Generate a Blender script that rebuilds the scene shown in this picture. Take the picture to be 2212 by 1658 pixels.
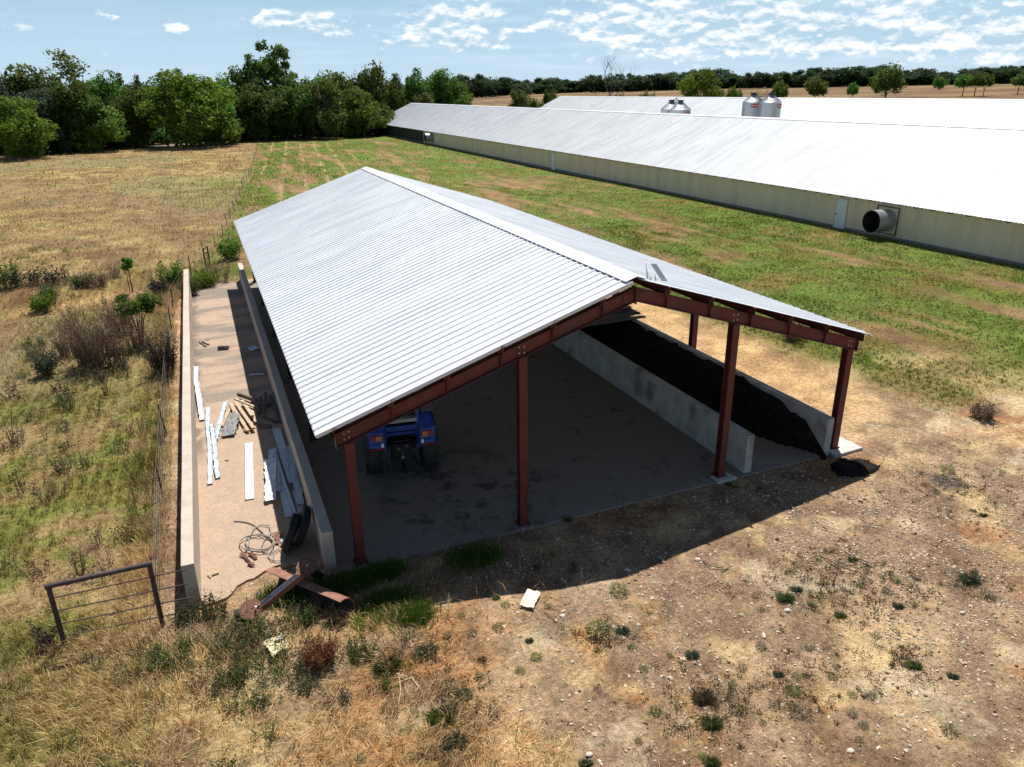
import bpy, bmesh, math, random
import numpy as np
from mathutils import Vector, Matrix

for o in list(bpy.data.objects): bpy.data.objects.remove(o)
SC = bpy.context.scene
COL = SC.collection
R = math.radians

# ---------------------------------------------------------------- camera
CAM = np.array([-2.0355, -13.8736, 9.5451])
FWD = np.array([0.34840067, 0.86282768, -0.36625861])
RGT = np.array([0.92565564, -0.37822169, -0.0104874])
UPV = np.array([0.14757577, 0.33537553, 0.930454])
FPX, PW, PH = 1610.93, 2212.0, 1658.0
cd = bpy.data.cameras.new('camera'); cam = bpy.data.objects.new('camera', cd); COL.objects.link(cam)
cd.sensor_width = 36; cd.lens = 36 * FPX / PW; cd.clip_start = 0.1; cd.clip_end = 9000
m = Matrix.Identity(4)
for i in range(3):
    m[i][0] = RGT[i]; m[i][1] = UPV[i]; m[i][2] = -FWD[i]; m[i][3] = CAM[i]
cam.matrix_world = m
SC.camera = cam

# ---------------------------------------------------------------- world, sun, exposure
SUN_STR, SKY_STR, EXPO = 5.0, 0.05, 0.48
SUNV = Vector((-0.27, -0.47, -1.0)).normalized()
sl = bpy.data.lights.new('sun', 'SUN'); so = bpy.data.objects.new('sun', sl); COL.objects.link(so)
sl.energy = SUN_STR; sl.angle = R(0.5); sl.color = (1.0, 0.955, 0.88)
so.rotation_mode = 'QUATERNION'; so.rotation_quaternion = SUNV.to_track_quat('-Z', 'Y')
so.location = (20, 30, 60)
SC.view_settings.view_transform = 'Standard'; SC.view_settings.look = 'None'
SC.view_settings.exposure = EXPO; SC.view_settings.gamma = 1.0
SC.render.resolution_x = 1024; SC.render.resolution_y = 767
SC.cycles.max_bounces = 6; SC.cycles.diffuse_bounces = 3; SC.cycles.transparent_max_bounces = 6
SC.cycles.sample_clamp_indirect = 6

class NT:
    """tiny node helper"""
    def __init__(s, tree): s.t = tree; s.n = tree.nodes; s.l = tree.links
    def new(s, typ, **kw):
        n = s.n.new(typ)
        for k, v in kw.items(): setattr(n, k, v)
        return n
    def set(s, sock, v):
        if hasattr(v, 'is_output') or isinstance(v, bpy.types.NodeSocket): s.l.new(v, sock)
        else: sock.default_value = v
    def math(s, op, a, b=0.0, c=None, clamp=False):
        n = s.new('ShaderNodeMath', operation=op, use_clamp=clamp)
        s.set(n.inputs[0], a); s.set(n.inputs[1], b)
        if c is not None: s.set(n.inputs[2], c)
        return n.outputs[0]
    def mix(s, f, a, b, mode='MIX'):
        n = s.new('ShaderNodeMix', data_type='RGBA', blend_type=mode)
        s.set(n.inputs[0], f)
        for i, v in ((6, a), (7, b)):
            if isinstance(v, tuple) and len(v) == 3: v = (*v, 1)
            s.set(n.inputs[i], v)
        return n.outputs[2]
    def noise(s, vec, scale, detail=4, rough=0.55, dims='3D', dist=0.0):
        n = s.new('ShaderNodeTexNoise', noise_dimensions=dims)
        if vec is not None: s.l.new(vec, n.inputs['Vector'])
        n.inputs['Scale'].default_value = scale; n.inputs['Detail'].default_value = detail
        n.inputs['Roughness'].default_value = rough; n.inputs['Distortion'].default_value = dist
        return n.outputs[0]
    def rng(s, v, a, b, c=0.0, d=1.0, smooth=True):
        n = s.new('ShaderNodeMapRange'); n.clamp = True
        if smooth: n.interpolation_type = 'SMOOTHSTEP'
        s.set(n.inputs[0], v)
        for i, q in enumerate((a, b, c, d)): s.set(n.inputs[i + 1], q)
        return n.outputs[0]
    def xyz(s, x, y, z=0.0):
        n = s.new('ShaderNodeCombineXYZ')
        for i, v in enumerate((x, y, z)): s.set(n.inputs[i], v)
        return n.outputs[0]

def build_world():
    w = bpy.data.worlds.new('World'); SC.world = w; w.use_nodes = True
    t = NT(w.node_tree); t.n.clear()
    out = t.new('ShaderNodeOutputWorld'); bg = t.new('ShaderNodeBackground')
    sky = t.new('ShaderNodeTexSky', sky_type='NISHITA'); sky.sun_disc = False
    sky.sun_elevation = R(61.5); sky.sun_rotation = R(30); sky.altitude = 300
    sky.air_density = 1.0; sky.dust_density = 0.3; sky.ozone_density = 1.5
    tc = t.new('ShaderNodeTexCoord'); sp = t.new('ShaderNodeSeparateXYZ'); t.l.new(tc.outputs['Generated'], sp.inputs[0])
    x, y, z = sp.outputs
    az = t.math('ARCTAN2', x, y)
    el = t.math('ARCSINE', z)
    # cumulus field: broad banks low over the horizon, placed by bearing and elevation
    def blob(a, e, ra, re, k):
        u = t.math('DIVIDE', t.math('SUBTRACT', az, a), ra); v = t.math('DIVIDE', t.math('SUBTRACT', el, e), re)
        d = t.math('ADD', t.math('MULTIPLY', u, u), t.math('MULTIPLY', v, v))
        return t.math('MULTIPLY', t.math('EXPONENT', t.math('MULTIPLY', d, -1.0)), k)
    def A(px): return R(21.99) + math.atan((px - 1106) / (FPX * 1.0747))
    def E(px, py): return math.atan((195 - 0.0113 * (px - 1106) - py) / (FPX * 1.155) * math.cos(math.atan((px - 1106) / (FPX * 1.0747))))
    cov = t.rng(az, A(1200), A(1700), 0.0, 0.10)
    cov = t.math('MULTIPLY', cov, t.rng(el, 0.012, 0.045))
    for (px, py, rx, ry, k) in ((615, 45, 60, 14, .30), (690, 40, 50, 14, .30), (752, 68, 42, 13, .30), (415, 61, 25, 12, .32), (255, 43, 16, 5, .26), (287, 42, 16, 5, .26),
                                (262, 116, 22, 7, .18), (930, 60, 70, 32, .28), (1010, 30, 90, 45, .27), (985, 85, 80, 15, .25), (1100, 72, 24, 10, .25), (1050, 108, 45, 9, .2), (830, 105, 40, 8, .17),
                                (1265, 50, 75, 42, .30), (1400, 60, 95, 40, .29), (1160, 60, 30, 10, .22), (1520, 40, 120, 50, .24), (1700, 55, 150, 45, .24), (1640, 10, 160, 20, .18), (1900, 60, 180, 35, .22),
                                (2100, 25, 150, 35, .26), (2250, 75, 150, 35, .26), (2000, 105, 150, 20, .14), (1500, 118, 200, 14, .12), (2700, 30, 300, 60, .25), (-300, 20, 200, 25, .2)):
        cov = t.math('ADD', cov, blob(A(px), max(E(px, py), .004), rx / FPX, ry * 1.25 / (FPX * 1.155), k))
    def field(de, lo):
        v = t.xyz(t.math('MULTIPLY', az, 18.0), t.math('MULTIPLY', t.math('ADD', el, de), 38.0), 3.7)
        return t.noise(v, 1.5, 8 if not lo else 4, 0.6, dist=.2)
    n0 = field(0.0, False); n1 = field(0.006, False)
    dens = t.math('ADD', t.math('SUBTRACT', n0, 0.68), cov)
    vo = t.new('ShaderNodeTexVoronoi', feature='SMOOTH_F1'); vo.inputs['Scale'].default_value = 1.0; vo.inputs['Smoothness'].default_value = .35
    wv = t.xyz(t.math('ADD', t.math('MULTIPLY', az, 62.0), t.math('MULTIPLY', n0, 2.2)), t.math('ADD', t.math('MULTIPLY', el, 120.0), t.math('MULTIPLY', n1, 2.2)), 2.2); t.l.new(wv, vo.inputs['Vector'])
    puff = t.math('SUBTRACT', .42, vo.outputs['Distance'])
    dens = t.math('ADD', dens, t.math('MULTIPLY', puff, .16))
    mask = t.rng(dens, -0.03, 0.14)
    # relief: lit crowns, grey-blue undersides (less cloud above = brighter)
    rel = t.math('SUBTRACT', n0, n1)
    big = t.noise(t.xyz(t.math('MULTIPLY', az, 22.0), t.math('MULTIPLY', el, 95.0), 1.3), 1.0, 4, .6)
    lum = t.math('ADD', t.rng(big, .35, .65, .22, .8), t.math('ADD', t.math('MULTIPLY', rel, 6.0), t.math('MULTIPLY', puff, .5)))
    thick = t.rng(dens, 0.08, 0.30)
    lum = t.math('SUBTRACT', lum, t.math('MULTIPLY', thick, 0.18), clamp=True)
    ccol = t.mix(lum, (7.0, 9.9, 12.0), (15.4, 15.8, 16.0))
    # thin streaky veil
    sv = t.xyz(t.math('MULTIPLY', az, 7.0), t.math('MULTIPLY', el, 75.0), 9.1)
    veil = t.math('MULTIPLY', t.rng(t.noise(sv, 1.3, 5, 0.6), 0.42, 0.78), t.rng(az, A(300), A(1500), 0.15, 0.55))
    lowc = t.mix(t.rng(el, 0.0, 0.13, 0, 1, False), (8.6, 11.1, 13.0), (5.3, 8.6, 11.6))
    skyc = t.mix(t.rng(el, 0.10, 0.45, 1, 0), sky.outputs[0], lowc)
    fade = t.rng(el, 0.004, 0.03)
    c = t.mix(t.math('MULTIPLY', veil, fade), skyc, (11.2, 13.4, 14.4))
    c = t.mix(t.math('MULTIPLY', mask, t.math('MULTIPLY', fade, 0.95)), c, ccol)
    c = t.mix(t.rng(el, -0.01, 0.55, 0, 1), c, skyc)
    t.l.new(c, bg.inputs[0]); bg.inputs[1].default_value = SKY_STR
    t.l.new(bg.outputs[0], out.inputs[0])
build_world()

# ---------------------------------------------------------------- numpy noise
def _h(ix, iy, s):
    n = (ix * 374761393 + iy * 668265263 + s * 1442695041) & 0xffffffff
    n = ((n ^ (n >> 13)) * 1274126177) & 0xffffffff
    return ((n ^ (n >> 16)) & 0xffffff) / float(0xffffff)
def vnoise(x, y, s=0):
    x = np.asarray(x, float); y = np.asarray(y, float)
    ix = np.floor(x).astype(np.int64); iy = np.floor(y).astype(np.int64); fx = x - ix; fy = y - iy
    fx = fx * fx * (3 - 2 * fx); fy = fy * fy * (3 - 2 * fy)
    a = _h(ix, iy, s); b = _h(ix + 1, iy, s); c = _h(ix, iy + 1, s); d = _h(ix + 1, iy + 1, s)
    return (a * (1 - fx) + b * fx) * (1 - fy) + (c * (1 - fx) + d * fx) * fy
def fbm(x, y, s=0, o=4):
    r = 0; a = .5; t = 0
    for i in range(o):
        r = r + a * vnoise(x, y, s + i * 17); t += a; x = np.asarray(x) * 2.03 + 5.1; y = np.asarray(y) * 2.03 + 1.7; a *= .5
    return r / t
def sstep(v, a, b):
    t = np.clip((np.asarray(v, float) - a) / (b - a), 0, 1); return t * t * (3 - 2 * t)

SX = 0.013                                     # the yard falls gently to the west
def slab_z(x): return SX * x
SLAB = (-3.48, 13.75, -0.12, 28.7)             # concrete floor rectangle
def T(x, y):
    x = np.asarray(x, float); y = np.asarray(y, float)
    base = SX * np.clip(x, -7, 16)
    dd = np.maximum(np.abs(x - 5) - 22, np.abs(y - 12) - 34)
    base = base * (1 - sstep(dd, 0, 25))
    rise = np.interp(x, [70, 95, 150, 216, 328, 530, 900, 3000], [0, .9, 3.0, 6, 7.8, 11, 14, 20])
    dx = np.maximum(np.maximum(SLAB[0] - x, x - SLAB[1]), np.maximum(SLAB[2] - y, y - SLAB[3]))
    out = sstep(dx, 0.05, 2.5)
    hw = sstep(np.maximum(38.5 - x, np.maximum(x - 62, y - 180)), 0, 4)
    n = (fbm(x / 5.0, y / 5.0, 3) - .5) * .22 + (fbm(x / .9, y / .9, 5, 3) - .5) * .07
    far = np.hypot(x, y)
    n = n * (1 - sstep(far, 120, 260)) + (fbm(x / 90., y / 90., 8) - .5) * 1.6 * sstep(far, 150, 500)
    return base + rise + n * out * (.25 + .75 * hw) - 0.05 * (1 - out) - .012 * out

def ray(px, py):
    d = FWD + RGT * (px - PW / 2) / FPX - UPV * (py - PH / 2) / FPX
    return d / np.linalg.norm(d)
def G(px, py, dz=0.0, slab=False):
    """point of the yard seen at a place measured on the photograph"""
    d = ray(px, py); z = 0.0
    for _ in range(12):
        t = (z - CAM[2]) / d[2]; p = CAM + d * t
        z = (slab_z(p[0]) if slab else float(T(p[0], p[1]))) + dz
    return Vector((p[0], p[1], z))
def GF(px, py):
    """same for far rising ground"""
    d = ray(px, py); t = 60.0
    while t < 1500:
        p = CAM + d * t
        if p[2] <= float(T(p[0], p[1])): break
        t += 1.0
    return Vector((p[0], p[1], float(T(p[0], p[1]))))
def at_dist(px, dist):
    """ground point on a bearing at a horizontal distance"""
    d = FWD + RGT * (px - PW / 2) / FPX + UPV * (PH / 2 - 195) / FPX; h = math.hypot(d[0], d[1])
    x = CAM[0] + d[0] / h * dist; y = CAM[1] + d[1] / h * dist
    return Vector((x, y, float(T(x, y))))

# ---------------------------------------------------------------- materials
MATS = {}
def base_mat(name):
    mt = bpy.data.materials.new(name); mt.use_nodes = True
    t = NT(mt.node_tree); p = t.n['Principled BSDF']; MATS[name] = mt
    return mt, t, p
def simple(name, col, rough=.6, metal=0.0, var=.18, scale=4.0, bump=0.0, bscale=40.0, dirt=None, dirtamt=.4, dscale=1.5, stretch=None, spec=None):
    mt, t, p = base_mat(name)
    tc = t.new('ShaderNodeTexCoord'); vec = tc.outputs['Object']
    if stretch:
        mp = t.new('ShaderNodeMapping'); mp.inputs['Scale'].default_value = stretch; t.l.new(vec, mp.inputs[0]); vec = mp.outputs[0]
    n = t.noise(vec, scale, 6, .6)
    f = t.rng(n, .3, .7, 1 - var, 1 + var)
    g = t.new('ShaderNodeCombineColor')
    for i in range(3): t.l.new(f, g.inputs[i])
    c = t.mix(1.0, col, g.outputs[0], 'MULTIPLY')
    if dirt:
        n2 = t.noise(vec, dscale, 7, .65)
        c = t.mix(t.rng(n2, .5, .68, 0, dirtamt), c, dirt)
    t.l.new(c, p.inputs['Base Color'])
    t.l.new(t.rng(n, .3, .7, max(rough - .1, .05), min(rough + .1, 1)), p.inputs['Roughness'])
    p.inputs['Metallic'].default_value = metal
    if spec is not None: p.inputs['Specular IOR Level'].default_value = spec
    if bump:
        b = t.new('ShaderNodeBump'); b.inputs['Strength'].default_value = bump; b.inputs['Distance'].default_value = .02
        t.l.new(t.noise(vec, bscale, 5, .6), b.inputs['Height']); t.l.new(b.outputs[0], p.inputs['Normal'])
    return mt
def leaf_mat(name, dark, light, rnd=.35, trans=.45, rough=.55):
    mt, t, p = base_mat(name)
    at = t.new('ShaderNodeAttribute'); at.attribute_name = 'tint'
    oi = t.new('ShaderNodeObjectInfo')
    c = t.mix(at.outputs['Fac'], dark, light)
    hv = t.new('ShaderNodeHueSaturation')
    t.l.new(c, hv.inputs['Color'])
    t.l.new(t.rng(oi.outputs['Random'], 0, 1, .5 - .035 * rnd / .35, .5 + .03 * rnd / .35, False), hv.inputs['Hue'])
    t.l.new(t.rng(oi.outputs['Random'], 0, 1, 1 - rnd, 1 + rnd, False), hv.inputs['Value'])
    t.l.new(hv.outputs[0], p.inputs['Base Color']); p.inputs['Roughness'].default_value = rough
    p.inputs['Specular IOR Level'].default_value = .08
    tr = t.new('ShaderNodeBsdfTranslucent'); t.l.new(hv.outputs[0], tr.inputs[0])
    mx = t.new('ShaderNodeMixShader'); mx.inputs[0].default_value = trans
    t.l.new(p.outputs[0], mx.inputs[1]); t.l.new(tr.outputs[0], mx.inputs[2])
    t.l.new(mx.outputs[0], t.n['Material Output'].inputs[0])
    return mt
def attr_mat(name, rough=.8, trans=.25):
    mt, t, p = base_mat(name)
    at = t.new('ShaderNodeAttribute'); at.attribute_name = 'Col'
    t.l.new(at.outputs['Color'], p.inputs['Base Color']); p.inputs['Roughness'].default_value = rough
    p.inputs['Specular IOR Level'].default_value = .15
    if trans:
        tr = t.new('ShaderNodeBsdfTranslucent'); t.l.new(at.outputs['Color'], tr.inputs[0])
        mx = t.new('ShaderNodeMixShader'); mx.inputs[0].default_value = trans
        t.l.new(p.outputs[0], mx.inputs[1]); t.l.new(tr.outputs[0], mx.inputs[2])
        t.l.new(mx.outputs[0], t.n['Material Output'].inputs[0])
    return mt
M_galv = simple('galvalume_roof', (.66, .69, .73), .45, .12, .025, .8, stretch=(.3, 1.2, 1), dirt=(.62, .63, .64), dirtamt=.3, dscale=.6)
M_white = simple('white_roof_steel', (.58, .60, .62), .5, .0, .04, .5, stretch=(.1, 2, 1), dirt=(.72, .73, .74), dirtamt=.3, dscale=.35)
M_red = simple('red_primer_steel', (.115, .019, .016), .65, .05, .3, 3, .2, 30, dirt=(.10, .045, .03), dirtamt=.6, dscale=1.1)
M_bolt = simple('bolt_steel', (.55, .55, .55), .4, .6)
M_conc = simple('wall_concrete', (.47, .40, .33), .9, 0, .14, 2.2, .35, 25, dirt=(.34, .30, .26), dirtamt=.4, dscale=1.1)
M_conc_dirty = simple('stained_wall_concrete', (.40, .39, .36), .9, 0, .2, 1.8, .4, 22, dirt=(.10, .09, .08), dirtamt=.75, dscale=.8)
M_beige = simple('beige_siding', (.72, .61, .44), .55, 0, .08, .7, stretch=(1, 1, .2), dirt=(.36, .32, .25), dirtamt=.3, dscale=.6)
M_whitepaint = simple('white_door_paint', (.72, .74, .78), .5, 0, .04)
M_trim = simple('pale_trim', (.6, .58, .5), .5)
M_darksteel = simple('dark_steel', (.035, .034, .036), .55, .4, .3)
M_curtain = simple('dark_curtain', (.035, .036, .04), .8, 0, .3, 2)
M_found = simple('house_foundation', (.22, .20, .18), .9, 0, .2)
M_galvfan = simple('fan_galvanised', (.48, .50, .52), .38, .6, .12, 3)
M_siloskin = simple('silo_galvanised', (.44, .47, .50), .40, .55, .10, 2, stretch=(1, 1, 4), dirt=(.30, .32, .34), dirtamt=.35)
M_signred = simple('sign_red', (.45, .02, .03), .5, 0, .05)
M_signwhite = simple('sign_white', (.8, .8, .8), .5, 0, .03)
M_rust = simple('rusty_steel', (.20, .085, .055), .8, .1, .35, 7, .4, 35, dirt=(.12, .05, .03), dirtamt=.6, dscale=4)
M_rustworn = simple('worn_rust_paint', (.24, .11, .07), .7, .1, .3, 6, .3, 30, dirt=(.14, .06, .04), dirtamt=.6, dscale=4)
M_bluesteel = simple('worn_blue_paint', (.016, .03, .07), .4, .2, .3, 5, dirt=(.10, .05, .035), dirtamt=.5, dscale=6)
M_pipe = simple('dark_pipe_paint', (.055, .035, .038), .6, .1, .35, 8, dirt=(.14, .06, .045), dirtamt=.6, dscale=4)
M_tpost = simple('rusty_t_post', (.10, .062, .05), .8, .1, .4, 12)
M_wire = simple('fence_wire_steel', (.16, .14, .12), .6, .5)
M_tin = simple('white_tin_flashing', (.70, .73, .75), .42, .2, .1, 3, dirt=(.45, .45, .45), dirtamt=.45, dscale=3)
M_tinblue = simple('bluish_galvanised_flashing', (.52, .58, .63), .42, .3, .12, 3, dirt=(.34, .36, .38), dirtamt=.4, dscale=4)
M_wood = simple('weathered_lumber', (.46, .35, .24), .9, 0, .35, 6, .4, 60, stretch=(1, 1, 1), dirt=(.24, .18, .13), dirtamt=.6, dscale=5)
M_wooddark = simple('dark_and_shaded_lumber', (.12, .10, .085), .9, 0, .35, 6, .4, 60)
M_tarp = simple('grey_tarp', (.22, .22, .22), .7, 0, .25, 6, .5, 12)
M_rubber = simple('black_rubber', (.016, .016, .017), .75, 0, .3, 8, .2, 40)
M_tyre = simple('dusty_tyre_rubber', (.028, .031, .029), .85, 0, .3, 6, .3, 40, dirt=(.07, .065, .055), dirtamt=.5, dscale=5)
M_hose = simple('grey_hose', (.24, .22, .19), .6, 0, .2, 8)
M_tblue = simple('tractor_blue', (.012, .055, .30), .4, .0, .2, 3, dirt=(.06, .065, .08), dirtamt=.55, dscale=3)
M_tgrey = simple('tractor_grey_panel', (.36, .36, .35), .5, 0, .15)
M_glass = simple('dark_cab_glass', (.012, .014, .016), .12, 0, .1)
M_amber = simple('amber_lens', (.65, .17, .01), .3, 0, .05)
M_redlens = simple('red_lens', (.28, .012, .012), .3, 0, .05)
M_rim = simple('pale_wheel_rim', (.42, .42, .40), .5, .2, .2)
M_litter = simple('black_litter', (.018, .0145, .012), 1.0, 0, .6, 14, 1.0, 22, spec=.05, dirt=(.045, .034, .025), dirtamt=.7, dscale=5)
M_bag = simple('cream_paper', (.72, .66, .52), .8, 0, .12, 6, .5, 9)
M_card = simple('pale_cardboard', (.62, .54, .33), .85, 0, .12, 6, .5, 9, dirt=(.4, .33, .2), dirtamt=.4, dscale=5)
M_jug = simple('white_plastic', (.7, .7, .68), .4, 0, .05)
M_bark = simple('tree_bark', (.09, .075, .06), .95, 0, .35, 5, .6, 18, stretch=(1, 1, .3))
M_deadbark = simple('bare_grey_bark', (.11, .10, .095), .95, 0, .3, 5)
M_twig = simple('brown_twig', (.13, .09, .06), .95, 0, .3, 5)
M_pole = simple('pole_grey', (.25, .25, .27), .7)
M_hill = simple('far_hill_green', (.05, .075, .06), 1, 0, .2, .01)
M_road = simple('road_gravel', (.30, .25, .21), .95, 0, .2, 1.5, .3, 10, dirt=(.2, .17, .13), dirtamt=.5)
M_stone = attr_mat('stone', .9, 0)
M_grass = attr_mat('grass_blade', .75, .3)
L_mid = leaf_mat('leaf_mid_green', (.055, .10, .018), (.17, .27, .044))
L_dark = leaf_mat('leaf_dark_green', (.042, .080, .018), (.13, .21, .042))
L_bright = leaf_mat('leaf_yellow_green', (.07, .12, .014), (.20, .29, .036), .12)
L_olive = leaf_mat('leaf_olive', (.065, .09, .024), (.19, .23, .065), .15)
L_far = leaf_mat('leaf_far_green', (.024, .05, .022), (.075, .12, .042), .3)
L_grey = leaf_mat('leaf_grey_green', (.05, .075, .045), (.12, .16, .10), .15)
L_brown = leaf_mat('leaf_dry_brown', (.12, .08, .05), (.32, .235, .16), .2)
L_purple = leaf_mat('leaf_dark_dry', (.022, .018, .018), (.075, .062, .055), .2)
L_weed = leaf_mat('leaf_weed', (.045, .065, .02), (.13, .17, .05), .25)

# ---------------------------------------------------------------- mesh builder
class MB:
    def __init__(s): s.v = []; s.f = []; s.m = []
    def add(s, vs, fs, mi=0):
        o = len(s.v); s.v += [tuple(p) for p in vs]; s.f += [tuple(i + o for i in f) for f in fs]; s.m += [mi] * len(fs)
    def box(s, x0, x1, y0, y1, z0, z1, mi=0):
        s.add([(x0, y0, z0), (x1, y0, z0), (x1, y1, z0), (x0, y1, z0), (x0, y0, z1), (x1, y0, z1), (x1, y1, z1), (x0, y1, z1)],
              [(0, 3, 2, 1), (4, 5, 6, 7), (0, 1, 5, 4), (1, 2, 6, 5), (2, 3, 7, 6), (3, 0, 4, 7)], mi)
    def bar(s, a, b, w, h, up=(0, 0, 1), mi=0):
        """box from a to b; w across, h along up; the axis runs through the centre"""
        a = Vector(a); b = Vector(b); d = (b - a).normalized(); u = Vector(up)
        r = d.cross(u)
        if r.length < 1e-5: r = d.cross(Vector((0, 1, 0)))
        r.normalize(); u = r.cross(d).normalized()
        vs = []
        for p in (a, b):
            for (i, j) in ((-1, -1), (1, -1), (1, 1), (-1, 1)): vs.append(p + r * (i * w / 2) + u * (j * h / 2))
        s.add(vs, [(0, 1, 2, 3), (7, 6, 5, 4), (0, 4, 5, 1), (1, 5, 6, 2), (2, 6, 7, 3), (3, 7, 4, 0)], mi)
    def ibeam(s, a, b, w, h, up, tf=.014, tw=.01):
        """I-section: flanges w wide at +-h/2 along up, web between"""
        a = Vector(a); b = Vector(b); u = Vector(up).normalized()
        d = (b - a).normalized(); u = (u - d * u.dot(d)).normalized()
        for k in (-1, 1): s.bar(a + u * (k * (h / 2 - tf / 2)), b + u * (k * (h / 2 - tf / 2)), w, tf, u)
        s.bar(a, b, tw, h - 2 * tf, u)
    def tube(s, pts, r, n=8, mi=0, cap=True):
        pts = [Vector(p) for p in pts]; rs = r if isinstance(r, (list, tuple)) else [r] * len(pts)
        o = len(s.v); ref = None
        for i, p in enumerate(pts):
            d = (pts[min(i + 1, len(pts) - 1)] - pts[max(i - 1, 0)])
            d = d.normalized() if d.length > 1e-9 else Vector((0, 0, 1))
            if ref is None: ref = d.orthogonal().normalized()
            u = (ref - d * ref.dot(d)); u = u.normalized() if u.length > 1e-6 else d.orthogonal().normalized(); ref = u
            w = d.cross(u)
            for k in range(n):
                a = 2 * math.pi * k / n; s.v.append(tuple(p + (u * math.cos(a) + w * math.sin(a)) * rs[i]))
        for i in range(len(pts) - 1):
            for k in range(n):
                k2 = (k + 1) % n; s.f.append((o + i * n + k, o + i * n + k2, o + (i + 1) * n + k2, o + (i + 1) * n + k)); s.m.append(mi)
        if cap:
            s.f.append(tuple(o + k for k in reversed(range(n)))); s.f.append(tuple(o + (len(pts) - 1) * n + k for k in range(n))); s.m += [mi, mi]
    def lathe(s, prof, n=32, axis='z', c=(0, 0, 0), mi=0):
        """prof: (radius, height) pairs, spun about axis through c"""
        o = len(s.v); c = Vector(c)
        for (r, h) in prof:
            for k in range(n):
                a = 2 * math.pi * k / n; q = (r * math.cos(a), r * math.sin(a))
                p = {'z': (q[0], q[1], h), 'x': (h, q[0], q[1]), 'y': (q[0], h, q[1])}[axis]
                s.v.append(tuple(c + Vector(p)))
        for i in range(len(prof) - 1):
            for k in range(n):
                k2 = (k + 1) % n; s.f.append((o + i * n + k, o + i * n + k2, o + (i + 1) * n + k2, o + (i + 1) * n + k)); s.m.append(mi)
    def prism(s, poly, ext, mi=0):
        """planar polygon pushed along ext"""
        n = len(poly); e = Vector(ext); vs = [Vector(p) for p in poly] + [Vector(p) + e for p in poly]
        s.add(vs, [tuple(reversed(range(n))), tuple(range(n, 2 * n))] + [(i, (i + 1) % n, n + (i + 1) % n, n + i) for i in range(n)], mi)
    def build(s, name, mats, parent=None, smooth=False, bevel=0.0, origin=None):
        me = bpy.data.meshes.new(name)
        vs = s.v
        if origin is not None: vs = [(p[0] - origin[0], p[1] - origin[1], p[2] - origin[2]) for p in vs]
        me.from_pydata(vs, [], s.f)
        if not isinstance(mats, (list, tuple)): mats = [mats]
        for q in mats: me.materials.append(q)
        me.polygons.foreach_set('material_index', s.m)
        bm = bmesh.new(); bm.from_mesh(me); bmesh.ops.recalc_face_normals(bm, faces=bm.faces)
        bm.to_mesh(me); bm.free()
        if smooth: me.polygons.foreach_set('use_smooth', [True] * len(me.polygons))
        o = bpy.data.objects.new(name, me); COL.objects.link(o)
        if origin is not None: o.location = origin
        if parent is not None: o.parent = parent
        if bevel:
            b = o.modifiers.new('bevel', 'BEVEL'); b.width = bevel; b.segments = 2; b.limit_method = 'ANGLE'
        return o
def np_mesh(name, V, F, mat, attrs=None, smooth=False, parent=None, link=True):
    """V (n,3); F (m,k) with k = 3 or 4; attrs {name: (n,) or (n,3)}"""
    me = bpy.data.meshes.new(name); V = np.ascontiguousarray(V, np.float32); F = np.ascontiguousarray(F, np.int32); k = F.shape[1]
    me.vertices.add(len(V)); me.vertices.foreach_set('co', V.ravel())
    me.loops.add(F.size); me.loops.foreach_set('vertex_index', F.ravel())
    me.polygons.add(len(F)); me.polygons.foreach_set('loop_start', np.arange(0, F.size, k, dtype=np.int32))
    me.polygons.foreach_set('loop_total', np.full(len(F), k, np.int32))
    me.update(calc_edges=True)
    for an, a in (attrs or {}).items():
        a = np.asarray(a, np.float32)
        if a.ndim == 1:
            q = me.attributes.new(an, 'FLOAT', 'POINT'); q.data.foreach_set('value', a)
        else:
            q = me.attributes.new(an, 'FLOAT_COLOR', 'POINT'); q.data.foreach_set('color', np.concatenate([a, np.ones((len(a), 1), np.float32)], 1).ravel())
    me.polygons.foreach_set('use_smooth', np.full(len(F), bool(smooth)))
    me.materials.append(mat)
    if not link: return me
    o = bpy.data.objects.new(name, me); COL.objects.link(o)
    if parent is not None: o.parent = parent
    return o
def tag(o, label=None, cat=None, group=None, kind=None):
    if label: o['label'] = label
    if cat: o['category'] = cat
    if group: o['group'] = group
    if kind: o['kind'] = kind
    return o
def empty(name, loc, rz=0.0):
    o = bpy.data.objects.new(name, None); COL.objects.link(o); o.location = loc; o.rotation_euler = (0, 0, rz); o.empty_display_size = .3
    return o
def copy_tree(o, parent=None):
    c = o.copy(); COL.objects.link(c)
    if parent is not None: c.parent = parent
    for ch in list(o.children): copy_tree(ch, c)
    return c

# ---------------------------------------------------------------- ground
KLIT = 1.50
def P(r, g, b):
    f = lambda c: (c / 255.0 / 12.92) if c / 255.0 <= .04045 else ((c / 255.0 + .055) / 1.055) ** 2.4
    return np.array([f(r), f(g), f(b)]) / KLIT
C_STRAW = P(224, 192, 142); C_DULL = P(180, 152, 108); C_BROWN = P(150, 120, 86); C_PINK = P(184, 146, 114)
C_GREEN = P(96, 124, 44); C_GRN2 = P(110, 137, 58); C_OLIVE = P(138, 128, 66)
C_DIRT = P(222, 186, 146); C_DIRTD = P(164, 132, 106); C_ORANGE = P(192, 132, 78); C_SAND = P(226, 186, 134); C_ASH = P(104, 96, 92); C_FIELD = P(142, 110, 84)
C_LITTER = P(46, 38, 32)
FEN = np.array([(-12., -4.05), (25, -4.1), (31, -3.3), (42, -1.2), (61.6, .9), (100, 5.2), (154, 10.5), (400, 34)])
def fence_x(y): return np.interp(y, FEN[:, 0], FEN[:, 1])
_a = G(677, 330); _b = G(700, 395); _d = (_a - _b); _d.z = 0; _d.normalize(); ROWD = (_d.x, _d.y)
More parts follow.
